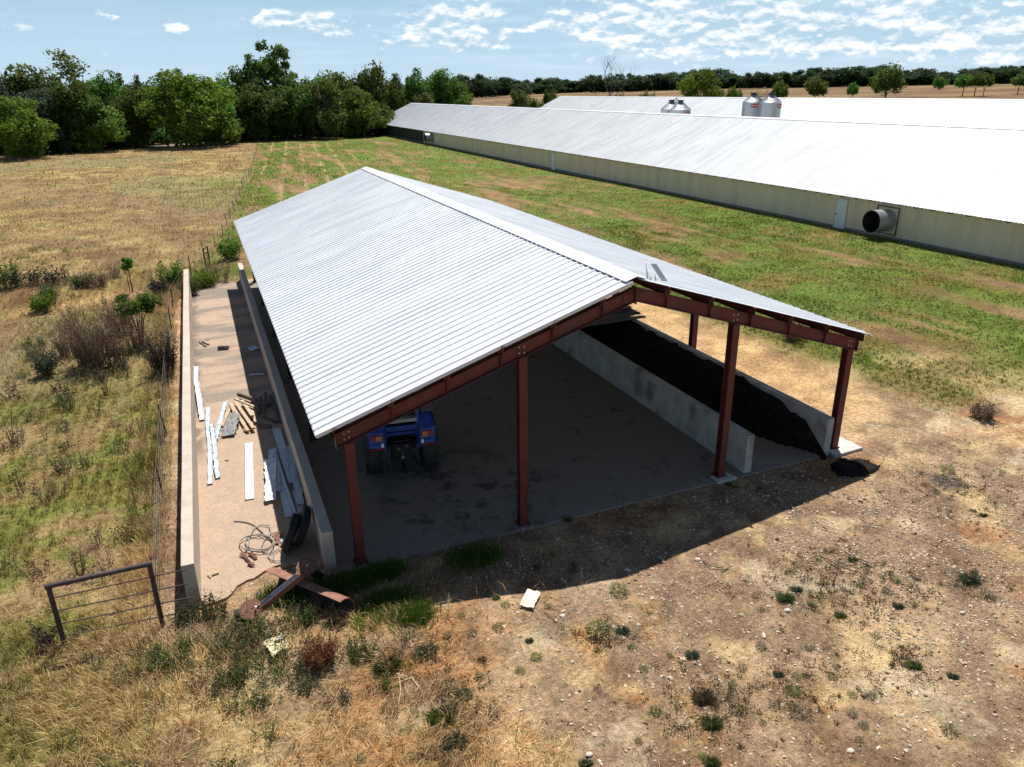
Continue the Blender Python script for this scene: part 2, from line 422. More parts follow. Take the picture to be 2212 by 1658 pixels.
def lerp(a, b, t): return a + (b - a) * t[..., None]
def cover(x, y):
    n1 = fbm(x / 7., y / 7., 1); n2 = fbm(x / 1.6, y / 1.6, 2); n3 = fbm(x / .5, y / .5, 4, 3); n4 = fbm(x / 16., y / 16., 6); n5 = fbm(x / 3.2, y / 3.2, 9)
    fx = fence_x(y); left = sstep(fx - x, -.4, .4)
    # dry meadow west of the fence
    c = lerp(C_DULL[None] * np.ones_like(x)[..., None], C_BROWN, sstep(n5 * .6 + n3 * .4, .46, .62))
    c = lerp(c, C_STRAW, sstep(n2 * .6 + n1 * .4, .5, .66) * .75)
    c = lerp(c, C_PINK * .85, sstep(n4, .5, .62) * .45)
    c = lerp(c, C_BROWN * .72, sstep(fbm(x / 1.1, y / 2.2, 71), .52, .66) * .6)
    c = lerp(c, P(158, 150, 110), sstep(fbm(x / 8., y / 17., 73), .5, .62) * .6)
    ditch = np.exp(-(((y - 33.0 - .12 * (x + 12)) / 1.3) ** 2)) * sstep(-6.5 - x + n2, 0, 2)
    c = lerp(c, C_BROWN * .38, ditch * .85)
    bank = np.exp(-(((y - 27.5 - .35 * (x + 9)) / 1.1) ** 2)) * sstep(-6.0 - x + n2, 0, 2) * sstep(x, -12, -10)
    c = lerp(c, C_SAND, bank * .8)
    low = sstep(16 - y, -4, 6) * left                                    # greener, closer pasture
    gl = sstep(n1 * .45 + n2 * .35 + n3 * .2, .46, .60) * (.38 + .42 * low)
    gl = np.maximum(gl, .75 * sstep(n5, .45, .55) * np.exp(-(((x + 8) / 4.) ** 2 + ((y - 13) / 3.) ** 2)))
    gl = np.maximum(gl, .7 * sstep(n5 + .1 * n3, .47, .6) * np.exp(-(((x - 1.) / 6.) ** 2 + ((y - 80) / 16.) ** 2)))
    c = lerp(c, lerp(C_STRAW[None], P(190, 165, 112), sstep(n2, .4, .6)), low * .5)
    c = lerp(c, lerp(C_OLIVE[None] * 1.12, C_GREEN * 1.1, sstep(n3, .4, .65) * .7), gl * left)
    # mown strip between the shed and the long house
    mid = (1 - left) * np.maximum(sstep(y, 27.5, 31), sstep(x, 15.5, 19)) * sstep(x, -30, -2 + 0 * x)
    ns = fbm(x / 1.9, y / 11., 61); nt = fbm(x / .8, y / 3.5, 62, 3)
    gm = sstep(n1 * .30 + ns * .40 + n5 * .12 + nt * .18, .36, .53)
    edge = sstep(x, 32, 37); gm = np.maximum(gm * (.92 - .1 * sstep(n4, .4, .6)), edge * sstep(n2, .3, .5) * .9)
    cm = lerp(lerp(C_PINK[None] * .9 * np.ones_like(x)[..., None], C_BROWN, sstep(nt, .38, .58)), C_ORANGE * .9, sstep(ns, .56, .68) * .5)
    cm = lerp(cm, C_OLIVE, .35 * sstep(n3, .35, .6))
    cg = lerp(lerp(C_OLIVE[None], C_GREEN, sstep(n2, .35, .6)), C_GRN2, sstep(n5, .42, .62))
    cm = lerp(cm, cg, gm)
    u = x * ROWD[1] - y * ROWD[0]; rows = sstep(np.abs(((u / 2.6) % 1) - .5), .34, .48) * sstep(y, 48, 62) * sstep(28 - x, 0, 10) * sstep(n5, .36, .55)
    cm = lerp(cm, C_STRAW * .9, rows * .55)
    c = lerp(c, cm, mid)
    # right-hand rough slope, dry
    rough = np.exp(-(((x - 20) / 4.5) ** 2 + ((y - 3) / 5.5) ** 2))
    c = lerp(c, lerp(C_DULL[None], C_STRAW, sstep(n2, .4, .6)), rough * .7 * sstep(n5, .35, .6))
    # dirt yard in front
    yard = sstep(-y - .0 + (n5 - .5) * 2.5, -1.3, -.2) * sstep(x - (-.2 - .55 * np.clip(-y - 1.5, -1, 3)) + (n2 - .5) * 2.6, -.7, 1.0)
    yard = np.maximum(yard, sstep(17.3 - x + (n5 - .5) * 3, 0, 2) * sstep(x, 12.5, 13.2) * sstep(6 - y, -4, 2))
    yard = np.maximum(yard, sstep(x, 12.4, 13.) * sstep(18.8 - x + (n2 - .5) * 2 - .1 * (y - 8), 0, 2.5) * sstep(20 - y, 0, 6))
    yard = np.maximum(yard, (1 - left) * sstep(15.5 - x, 0, 1) * sstep(30.5 - y, 0, 2))
    cd = lerp(C_DIRT[None] * np.ones_like(x)[..., None], C_DIRTD, sstep(n5 * .55 + n2 * .35 + n3 * .1, .45, .60) * .85)
    cd = lerp(cd, C_ORANGE, sstep(fbm(x / 2.7, y / 2.7, 31), .52, .68) * .6)
    cd = lerp(cd, C_DIRTD * .62, sstep(fbm(x / .7, y / .7, 33), .54, .66) * .55)
    cd = lerp(cd, P(236, 214, 176), sstep(fbm(x / 1.3, y / .9, 35), .60, .70) * .7)
    cd = lerp(cd, C_STRAW, sstep(n2 * .5 + n3 * .5, .54, .68) * .6)
    sand = np.exp(-(((x - 15.6 - .12 * (y - 6)) / 1.7) ** 2)) * sstep(y, .5, 3.5) * sstep(22 - y, 0, 5)
    cd = lerp(cd, C_SAND, np.clip(sand * 1.2, 0, 1) * (.7 + .3 * sstep(n2, .35, .6)))
    # wheel tracks fanning across the yard
    for (x0, y0, x1, y1, w) in ((3.2, -2.2, 3.6, -7.5, .22), (4.9, -3.4, 3.9, -8.2, .25), (6.3, -6.4, 5.0, -9.6, .22), (14.5, -1.5, 11.6, -5.2, .35), (11.6, -5.2, 7.6, -8.8, .35), (16.2, -2.2, 13.3, -6.0, .35), (13.3, -6.0, 9.0, -9.6, .35), (5.6, -6.3, 6.4, -9.2, .3), (4.2, -6.8, 5.0, -9.6, .3)):
        dx, dy = x1 - x0, y1 - y0; L = math.hypot(dx, dy); s = ((x - x0) * dx + (y - y0) * dy) / L; q = np.abs((x - x0) * dy - (y - y0) * dx) / L
        t = sstep(w * 1.5 - q, 0, w) * sstep(s, -.4, .4) * sstep(L - s, -.4, .6)
        tread = .55 + .45 * np.sin((s + q * .8) * 2 * np.pi / .46)
        cd = lerp(cd, lerp(C_ORANGE[None] * .8, C_SAND, tread) if w < .3 else (C_DIRTD * .8)[None], t * .8 * (.35 + .65 * sstep(n3, .4, .6)))
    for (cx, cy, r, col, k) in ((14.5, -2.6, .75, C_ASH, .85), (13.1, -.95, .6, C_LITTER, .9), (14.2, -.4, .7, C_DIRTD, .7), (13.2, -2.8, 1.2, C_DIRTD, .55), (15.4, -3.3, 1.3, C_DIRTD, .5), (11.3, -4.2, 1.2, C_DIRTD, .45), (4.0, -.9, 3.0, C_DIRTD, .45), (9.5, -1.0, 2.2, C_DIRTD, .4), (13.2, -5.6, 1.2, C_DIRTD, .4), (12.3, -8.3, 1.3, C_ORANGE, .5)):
        d = ((x - cx) ** 2 + (y - cy) ** 2) ** .5 + (n2 - .5) * r * 1.2 + (n3 - .5) * r * .5
        cd = lerp(cd, col, k * sstep(r - d, 0, r * .45))
    c = lerp(c, cd, yard)
    # straw-littered corner by the gate
    corner = sstep(-y + (n5 - .5) * 2, .6, 1.8) * sstep(1.6 - x - .0 * y + (n2 - .5) * 2, -.4, 1) * (1 - .0 * x)
    cc = lerp(lerp(C_BROWN[None] * .8 * np.ones_like(x)[..., None], C_STRAW, sstep(n2, .44, .6)), C_OLIVE * .75, sstep(n5, .46, .58) * .8)
    c = lerp(c, cc, corner * .85 * (1 - yard * .6))
    # far stubble field and land beyond
    far = sstep(x, 62, 75); c = lerp(c, lerp(C_FIELD[None] * .80, C_DULL * .72, sstep(fbm(x / 60., y / 25., 12), .4, .65)), far)
    far2 = sstep(y, 178, 200) * (1 - far); c = lerp(c, C_DIRTD * .6, far2)
    pad = sstep(x, 39, 41) * sstep(64 - x, 0, 3) * sstep(182 - y, 0, 4); c = lerp(c, C_DULL, pad)
    bare = np.clip(np.maximum(yard * (1 - .65 * corner), pad), 0, 1); green = np.clip(gl * left + gm * mid, 0, 1) * (1 - bare)
    c = c * ((.66 + .68 * n3) * (.76 + .48 * n2))[..., None]
    return c, bare, green, corner, left, mid, rough

def axis(segs):
    out = []
    for a, b, d in segs:
        n = max(1, int(round((b - a) / d))); out += list(np.linspace(a, b, n, endpoint=False))
    return np.array(out + [segs[-1][1]])
def build_ground():
    gx = axis([(-2600, -300, 150), (-300, -60, 12), (-60, -14, .6), (-14, 20, .14), (20, 60, .35), (60, 300, 3), (300, 900, 25), (900, 4200, 200)])
    gy = axis([(-300, -30, 15), (-30, -11, 1), (-11, 30, .14), (30, 110, .4), (110, 200, 1.2), (200, 900, 14), (900, 4200, 200)])
    X, Y = np.meshgrid(gx, gy); nx, ny = len(gx), len(gy)
    Z = T(X, Y)
    C, bare_ = cover(X, Y)[:2]
    GV = bare_ * (.12 + .88 * np.exp(-(((X - 10.5) / 6) ** 2 + ((Y + 4.5) / 3.4) ** 2)) * sstep(fbm(X / 1.1, Y / 1.1, 51), .34, .6))
    V = np.stack([X, Y, Z], -1).reshape(-1, 3)
    i = np.arange(nx * ny).reshape(ny, nx)
    F = np.stack([i[:-1, :-1], i[:-1, 1:], i[1:, 1:], i[1:, :-1]], -1).reshape(-1, 4)
    mt, t, p = base_mat('ground_soil')
    at = t.new('ShaderNodeAttribute'); at.attribute_name = 'Col'
    geo = t.new('ShaderNodeNewGeometry'); pos = geo.outputs['Position']
    n1 = t.noise(pos, 9, 6, .7); n2 = t.noise(pos, 45, 5, .7); n3 = t.noise(pos, 1.3, 6, .65)
    f = t.math('MULTIPLY', t.math('MULTIPLY', t.rng(n1, .28, .72, .42, 1.55, False), t.rng(n2, .28, .72, .5, 1.5, False)), t.rng(n3, .3, .7, .78, 1.22, False))
    g = t.new('ShaderNodeCombineColor')
    for k in range(3): t.l.new(f, g.inputs[k])
    c = t.mix(1.0, at.outputs['Color'], g.outputs[0], 'MULTIPLY')
    ga = t.new('ShaderNodeAttribute'); ga.attribute_name = 'Grav'
    for sc, lo, hi, k in ((26.0, .20, .30, .85), (55.0, .22, .34, .9)):
        vo = t.new('ShaderNodeTexVoronoi', feature='F1'); t.l.new(pos, vo.inputs['Vector']); vo.inputs['Scale'].default_value = sc
        cs = t.new('ShaderNodeSeparateColor'); t.l.new(vo.outputs['Color'], cs.inputs[0])
        on = t.math('MULTIPLY', t.rng(vo.outputs['Distance'], lo, hi, 1, 0), t.math('LESS_THAN', cs.outputs[0], t.math('MULTIPLY', ga.outputs['Fac'], .75)))
        c = t.mix(t.math('MULTIPLY', on, k), c, t.mix(cs.outputs[1], (.28, .22, .17), (.62, .54, .44)))
    # straw fibres
    fm = t.new('ShaderNodeMapping'); fm.inputs['Scale'].default_value = (3, 16, 3); fm.inputs['Rotation'].default_value = (0, 0, .5); t.l.new(pos, fm.inputs[0])
    fb = t.noise(fm.outputs[0], 3.2, 5, .75, dist=1.4)
    c = t.mix(t.rng(fb, .56, .66, 0, .42), c, t.mix(1.0, c, (2.0, 1.95, 1.7), 'MULTIPLY'))
    t.l.new(c, p.inputs['Base Color']); p.inputs['Roughness'].default_value = .95; p.inputs['Specular IOR Level'].default_value = .1
    b = t.new('ShaderNodeBump'); b.inputs['Strength'].default_value = 1.0; b.inputs['Distance'].default_value = .075
    t.l.new(t.math('ADD', n1, t.math('MULTIPLY', n2, .5)), b.inputs['Height']); t.l.new(b.outputs[0], p.inputs['Normal'])
    o = np_mesh('ground', V, F, mt, {'Col': C.reshape(-1, 3), 'Grav': GV.ravel()}, smooth=True); tag(o, kind='structure')
build_ground()

# far blue hill, the gravel lane along the wood
def build_hill():
    c = at_dist(2330, 3300); mb = MB(); n = 24
    me = []
    for i in range(n + 1):
        for j in range(9):
            u = i / n * 2 - 1; v = j / 8 * 2 - 1; h = max(0, (1 - u * u)) * max(0, 1 - v * v)
            me.append((u * 420, v * 260, h * (40 + 10 * vnoise(u * 6, v * 6, 4)) - 1))
    fs = [(i * 9 + j, (i + 1) * 9 + j, (i + 1) * 9 + j + 1, i * 9 + j + 1) for i in range(n) for j in range(8)]
    mb.add(me, fs); o = mb.build('hill', M_hill, smooth=True); o.location = c; o.rotation_euler = (0, 0, R(-50)); tag(o, kind='structure')
build_hill()
def build_lane():
    pts = [(-30, 144.5), (-18, 150), (-10, 153.5), (1, 160.5), (12, 168), (26, 172), (40, 182), (70, 192)]
    V = []; F = []
    P2 = []
    for a, b in zip(pts[:-1], pts[1:]):
        for k in range(10): P2.append((a[0] + (b[0] - a[0]) * k / 10, a[1] + (b[1] - a[1]) * k / 10))
    for i, (x, y) in enumerate(P2):
        for w in (-1.6, 0, 1.6): V.append((x, y + w, float(T(x, y + w)) + .06))
        if i: F += [((i - 1) * 3 + k, i * 3 + k, i * 3 + k + 1, (i - 1) * 3 + k + 1) for k in range(2)]
    o = np_mesh('lane', np.array(V), np.array(F), M_road); tag(o, kind='structure')
build_lane()

# ---------------------------------------------------------------- litter shed
PX = (0.0, 3.83, 9.40, 13.2)                    # gable posts
RX, HR, EO, HE = 6.567, 5.573, 0.64, 3.235      # ridge line, ridge height, eave overhang, eave height
RL = 28.6; Y0 = -0.02
FRAMES = (0.09, 6.85, 12.3, 17.7, 23.1, 28.2)
XE = 13.2 + EO + .02
def roof_z(x):
    return (HR + .085 - (HR - HE + .09) * (RX - x) / (RX + EO)) if x < RX else (HR + .085 - (HR - HE - .09) * (x - RX) / (XE - RX))
def ribbed_sheet(x0, z0, x1, z1, ya, yb, pitch, h, wb, wt, minor=0.0, thick=.012, wob=0.0, seed=1):
    """sheet whose ribs run from (x0,z0) to (x1,z1); profile repeats along y; closed, with real thickness"""
    rnd = np.random.RandomState(seed)
    prof = []; y = ya; k = 0
    while y < yb - pitch * .6:
        prof += [(y, 0.0), (y + (pitch - wb) * .36, 0.0)]
        if minor: prof += [(y + (pitch - wb) * .40, minor), (y + (pitch - wb) * .60, minor), (y + (pitch - wb) * .64, 0)]
        prof += [(y + pitch - wb, 0.0), (y + pitch - (wb + wt) / 2, h), (y + pitch - (wb - wt) / 2, h)]
        y += pitch; k += 1
    prof += [(y, 0.0)]
    prof = np.array(prof); s = (yb - ya) / (prof[-1, 0] - prof[0, 0]); prof[:, 0] = ya + (prof[:, 0] - ya) * s
    L = math.hypot(x1 - x0, z1 - z0); nx, nz = -(z1 - z0) / L, (x1 - x0) / L
    if nz < 0: nx, nz = -nx, -nz
    rows = []
    NS = 9
    for i in range(NS):
        t = i / (NS - 1)
        w = wob * (rnd.rand(len(prof)) - .5) if wob else 0
        rows.append(np.stack([x0 + (x1 - x0) * t + nx * (prof[:, 1] + w), prof[:, 0], z0 + (z1 - z0) * t + nz * (prof[:, 1] + w)], 1))
    top = np.concatenate(rows); n = len(prof)
    bot = top - np.array([nx, 0, nz]) * thick
    V = np.concatenate([top, bot]); M = len(top)
    idx = np.arange(M).reshape(NS, n)
    q = np.stack([idx[:-1, :-1], idx[1:, :-1], idx[1:, 1:], idx[:-1, 1:]], -1).reshape(-1, 4)
    F = [q, q[:, ::-1] + M]
    for e in (idx[0], idx[-1]): F.append(np.stack([e[:-1], e[1:], e[1:] + M, e[:-1] + M], -1))
    for e in (idx[:, 0], idx[:, -1]): F.append(np.stack([e[:-1], e[1:], e[1:] + M, e[:-1] + M], -1))
    return V, np.concatenate(F)
def fixn(o):
    bm = bmesh.new(); bm.from_mesh(o.data); bmesh.ops.recalc_face_normals(bm, faces=bm.faces); bm.to_mesh(o.data); bm.free()
def build_shed():
    sh = empty('open_shed', (0, 0, 0))
    tag(sh, 'open-sided shed with ribbed pale metal roof on dark red steel posts', 'shed')
    # roof panels
    V, F = ribbed_sheet(-EO, roof_z(-EO), RX - .14, roof_z(RX - .14), Y0, Y0 + RL, 0.305, .030, .105, .045, 0.0, wob=.002)
    fixn(np_mesh('roof_panel', V, F, M_galv, parent=sh))
    V, F = ribbed_sheet(RX + .14, roof_z(RX + .14), XE, roof_z(XE), Y0 + .05, Y0 + RL, 0.305, .030, .105, .045, 0.0, wob=.002, seed=2)
    fixn(np_mesh('roof_panel', V, F, M_galv, parent=sh))
    # ridge cap: folded sheet sitting on the ribs, open at the profile gaps
    mb = MB(); c = 40
    for i in range(c):
        ya = Y0 + .03 + (RL - .03) * i / c; yb = Y0 + .03 + (RL - .03) * (i + 1) / c + (.05 if i < c - 1 else 0); dz = .003 * (i % 2)
        zl = roof_z(RX - .28) + .052 + dz; zr = roof_z(RX + .34) + .05 + dz; zt = HR + .085 + .05 + dz
        mb.add([(RX - .28, ya, zl), (RX, ya, zt), (RX + .34, ya, zr), (RX - .28, yb, zl), (RX, yb, zt), (RX + .34, yb, zr),
                (RX - .28, ya, zl - .008), (RX, ya, zt - .008), (RX + .34, ya, zr - .008), (RX - .28, yb, zl - .008), (RX, yb, zt - .008), (RX + .34, yb, zr - .008)],
               [(0, 1, 4, 3), (1, 2, 5, 4), (9, 10, 7, 6), (10, 11, 8, 7), (0, 3, 9, 6), (2, 8, 11, 5), (0, 6, 7, 1), (1, 7, 8, 2), (3, 4, 10, 9), (4, 5, 11, 10)])
    mb.build('ridge_cap', M_galv, sh)
    # torn flashing at the near ridge end
    mb = MB()
    a = Vector((RX + .74, .16, roof_z(RX + .74) + .05)); b = a + Vector((-.26, .10, .40))
    w = Vector((.17, .03, -.02))
    mb.prism([a, a + w, b + w, b], (.0, -.01, .012)); mb.build('torn_flashing', M_galv, sh)
    mb = MB()
    for (dx, dy, dz) in ((.0, .1, .34), (.1, .2, .2), (.22, .05, .14)):
        p = Vector((RX + .3 + dx, .1, roof_z(RX + .3 + dx) + .03)); mb.prism([p, p + Vector((.05, 0, .01)), p + Vector((.02, dy, dz))], (0, .012, .004))
    mb.build('torn_flashing', M_galv, sh)
    # eave trim
    for x, s in ((-EO, -1), (XE, 1)):
        mb = MB(); z = roof_z(x); mb.box(x - .004 if s > 0 else x - .012, x + .012 if s > 0 else x + .004, Y0, Y0 + RL, z - .05, z - .015); mb.build('eave_trim', M_galv, sh)
    for (xa, xb) in ((-EO, RX - .12),):
        mb = MB(); mb.bar((xa, Y0 - .012, roof_z(xa) - .035), (xb, Y0 - .012, roof_z(xb) - .035), .02, .075, (0, 0, 1)); mb.build('gable_trim', M_galv, sh)
    # purlins: Z sections along the roof, ends showing at the gable
    sl = {}
    for side in (0, 1):
        for k in range(6):
            f = (k + .12) / 5.55
            x = (-EO + .2 + (RX + EO - .5) * f) if side == 0 else (XE - .2 - (XE - RX - .5) * f)
            z = roof_z(x) - .022; s = 1 if side == 0 else -1
            mb = MB(); ya = Y0 - .06 + .03 * ((k * 7) % 3); yb = Y0 + RL - .1
            mb.box(x - .004, x + .004, ya, yb, z - .19, z); mb.box(x + .004, x + .07, ya, yb, z - .008, z) ; mb.box(x - .07, x - .004, ya, yb, z - .19, z - .182)
            mb.build('purlin', M_red, sh)
    # frames
    for fi, y in enumerate(FRAMES):
        for side in (0, 1):
            xa, xb = ((-.26, RX) if side == 0 else (13.46, RX))
            za = roof_z(xa) - .215 - .15; zb = roof_z(RX) - .215 - .15
            mb = MB(); mb.ibeam((xa, y, za), (xb, y, zb - (.0 if side == 0 else .0)), .15, .31, (0, 0, 1))
            mb.bar((xa, y - .07, za), (xa, y + .07, za), .012, .33)
            # stiffener plates under the purlins
            for k in range(6):
                f = (k + .12) / 5.55; x = (-EO + .2 + (RX + EO - .5) * f) if side == 0 else (XE - .2 - (XE - RX - .5) * f)
                if abs(x - RX) < .35 or x < -.2 or x > 13.4: continue
                z = roof_z(x) - .215; mb.box(x - .06, x + .06, y - .082, y - .006, z - .02, z + .16); mb.box(x - .005, x + .005, y - .074, y - .006, z - .30, z - .02)
            r = mb.build('rafter', M_red, sh)
            if fi == 0:
                for q in (.22, .34):
                    for dz in (-.07, .06):
                        x = xa + (xb - xa) * q * .12; z = za + (zb - za) * q * .12 + dz; mb = MB(); mb.lathe([(0, -.012), (.016, -.012), (.016, .006), (0, .006)], 8, 'y', (x, y - .012, z)); mb.build('bolt', M_bolt, r)
                xm = PX[1] if side == 0 else PX[2]; zm = roof_z(xm) - .365
                for dx in (-.06, .06):
                    for dz in (-.08, .06): mb = MB(); mb.lathe([(0, -.012), (.016, -.012), (.016, .006), (0, .006)], 8, 'y', (xm + dx, y - .012, zm + dz)); mb.build('bolt', M_bolt, r)
        mb = MB(); z = roof_z(RX) - .36; mb.box(RX - .012, RX + .012, y - .1, y + .1, z - .22, z + .17)
        mb.box(RX - .3, RX + .3, y - .03, y - .018, z - .19, z + .02); mb.build('ridge_plate', M_red, sh)
        for pi, x in enumerate(PX):
            if pi in (1, 2) and 0 < fi < 5: continue
            ztop = roof_z(x) - .215 - .31
            zb = slab_z(x) + (.012 if x < 13 else .03)
            mb = MB(); mb.ibeam((x, y, zb + .02), (x, y, ztop), .20 if pi in (0, 3) else .19, .21, (0, 1, 0), .014, .012)
            mb.box(x - .13, x + .13, y - .13, y + .13, ztop - .0, ztop + .014) if False else None
            p = mb.build('post', M_red, sh)
            mb = MB(); mb.box(x - .15, x + .15, y - .14, y + .14, zb, zb + .02); mb.build('base_plate', M_red, p)
    # eave struts
    return sh
build_shed()

# concrete floor of the shed and the side bay
def floor_mat():
    mt, t, p = base_mat('floor_concrete')
    geo = t.new('ShaderNodeNewGeometry'); pos = geo.outputs['Position']; sp = t.new('ShaderNodeSeparateXYZ'); t.l.new(pos, sp.inputs[0])
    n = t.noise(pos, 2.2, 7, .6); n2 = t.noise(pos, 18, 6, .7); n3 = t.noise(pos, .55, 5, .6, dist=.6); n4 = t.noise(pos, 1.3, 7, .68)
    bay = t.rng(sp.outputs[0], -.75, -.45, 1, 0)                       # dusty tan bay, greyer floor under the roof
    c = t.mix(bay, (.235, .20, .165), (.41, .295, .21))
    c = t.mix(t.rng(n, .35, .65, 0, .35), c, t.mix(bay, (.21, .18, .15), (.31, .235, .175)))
    mp = t.new('ShaderNodeMapping'); mp.inputs['Scale'].default_value = (.5, 1.6, 1); t.l.new(pos, mp.inputs[0])
    wet = t.math('MULTIPLY', t.rng(t.noise(mp.outputs[0], .5, 5, .6), .40, .58), t.rng(sp.outputs[1], 8.5, 12.5, 0, .9))
    c = t.mix(t.math('MULTIPLY', wet, bay), c, (.20, .165, .135))
    # spilled litter in the main bay
    dx = t.math('DIVIDE', t.math('SUBTRACT', sp.outputs[0], 3.1), 2.6); dy = t.math('DIVIDE', t.math('SUBTRACT', sp.outputs[1], 2.2), 2.6)
    near = t.math('EXPONENT', t.math('MULTIPLY', t.math('ADD', t.math('MULTIPLY', dx, dx), t.math('MULTIPLY', dy, dy)), -1.0))
    st = t.math('MULTIPLY', t.rng(n4, .47, .62), t.rng(near, .25, .75)); st = t.math('MAXIMUM', st, t.math('MULTIPLY', t.rng(n4, .58, .66), .6))
    st = t.math('MULTIPLY', st, t.math('SUBTRACT', 1.0, t.math('MULTIPLY', bay, .75)))
    c = t.mix(t.math('MULTIPLY', st, .85), c, (.05, .042, .036))
    # dark damp strip along the outer wall
    c = t.mix(t.math('MULTIPLY', t.rng(t.math('ADD', sp.outputs[0], t.math('MULTIPLY', n4, .9)), -2.75, -2.45, .8, 0), t.math('MULTIPLY', t.rng(sp.outputs[1], 6, 8), t.rng(n3, .4, .5))), c, (.13, .10, .085))
    f = t.rng(n2, .25, .75, .78, 1.18); g = t.new('ShaderNodeCombineColor')
    for k in range(3): t.l.new(f, g.inputs[k])
    t.l.new(t.mix(1.0, c, g.outputs[0], 'MULTIPLY'), p.inputs['Base Color']); p.inputs['Roughness'].default_value = .92
    b = t.new('ShaderNodeBump'); b.inputs['Strength'].default_value = .3; b.inputs['Distance'].default_value = .02
    t.l.new(n2, b.inputs['Height']); t.l.new(b.outputs[0], p.inputs['Normal'])
    return mt
def build_floor():
    fm = floor_mat(); rnd = random.Random(4)
    # main slab, and the side bay slab with a broken front edge
    mb = MB()
    xs = (-.5, 13.75); mb.add([(xs[0], -.16, slab_z(xs[0])), (xs[1], -.16, slab_z(xs[1])), (xs[1], 28.62, slab_z(xs[1])), (xs[0], 28.62, slab_z(xs[0])),
            (xs[0], -.16, slab_z(xs[0]) - .2), (xs[1], -.16, slab_z(xs[1]) - .2), (xs[1], 28.62, slab_z(xs[1]) - .2), (xs[0], 28.62, slab_z(xs[0]) - .2)],
           [(0, 1, 2, 3), (7, 6, 5, 4), (0, 4, 5, 1), (1, 5, 6, 2), (2, 6, 7, 3), (3, 7, 4, 0)])
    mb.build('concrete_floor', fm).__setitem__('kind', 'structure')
    mb = MB(); edge = []
    n = 26
    for i in range(n + 1):
        f = i / n; x = -3.46 + 2.96 * f; y = -.05 + .75 * math.exp(-((f - .62) / .35) ** 2) * (1 if f > .1 else f * 10) + rnd.uniform(-.06, .06)
        if f < .3: y = -.1 + .9 * max(0, f - .08) + rnd.uniform(-.04, .04)
        edge.append((x, y))
    poly = [(x, y, slab_z(x) - .2) for x, y in edge] + [(-.5, 28.62, slab_z(-.5) - .2), (-3.46, 28.62, slab_z(-3.46) - .2)]
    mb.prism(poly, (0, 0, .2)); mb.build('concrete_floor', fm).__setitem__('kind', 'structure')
build_floor()

def wall(x0, th, h, ya, yb, mat, label, seed):
    mb = MB(); rnd = random.Random(seed); n = 14; z0 = slab_z(x0 + th / 2)
    V = []
    for i in range(n + 1):
        y = ya + (yb - ya) * i / n; d = rnd.uniform(-.006, .006) if 0 < i < n else 0
        V += [(x0 + d, y, z0 - .25), (x0 + th + d, y, z0 - .25), (x0 + th + d, y, z0 + h), (x0 + d, y, z0 + h)]
    F = [(i * 4 + k, i * 4 + (k + 1) % 4, (i + 1) * 4 + (k + 1) % 4, (i + 1) * 4 + k) for i in range(n) for k in range(4)] + [(3, 2, 1, 0), (n * 4, n * 4 + 1, n * 4 + 2, n * 4 + 3)]
    mb.add(V, F); o = mb.build('concrete_wall', mat, bevel=.018)
    tag(o, label, 'wall', 'low concrete bay walls of the shed')
wall(-3.485, .244, .985, -.03, 28.55, M_conc, 'sunlit low concrete wall beside the wire fence, outermost on the left', 1)
wall(-.755, .243, .90, .13, 29.2, M_conc, 'low concrete wall under the left eave, old tin sheets lying against it', 2)
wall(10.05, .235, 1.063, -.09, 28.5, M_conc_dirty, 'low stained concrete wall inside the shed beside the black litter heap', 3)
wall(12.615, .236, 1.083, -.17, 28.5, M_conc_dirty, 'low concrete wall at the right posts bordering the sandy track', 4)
def pad():
    mb = MB(); z = slab_z(13.6)
    mb.prism([(12.9, -.35, z - .1), (13.95, -.28, z - .1), (13.9, .5, z - .1), (13.0, .5, z - .1)], (0, 0, .125)); o = mb.build('concrete_pad', simple('fresh_concrete', (.50, .48, .44), .9), bevel=.01); o['kind'] = 'structure'
    mb = MB(); z = slab_z(9.45); mb.prism([(9.15, -.22, z - .1), (9.75, -.2, z - .1), (9.7, .12, z - .1), (9.15, .12, z - .1)], (0, 0, .112)); o = mb.build('concrete_pad', MATS['fresh_concrete'], bevel=.01); o['kind'] = 'structure'
pad()

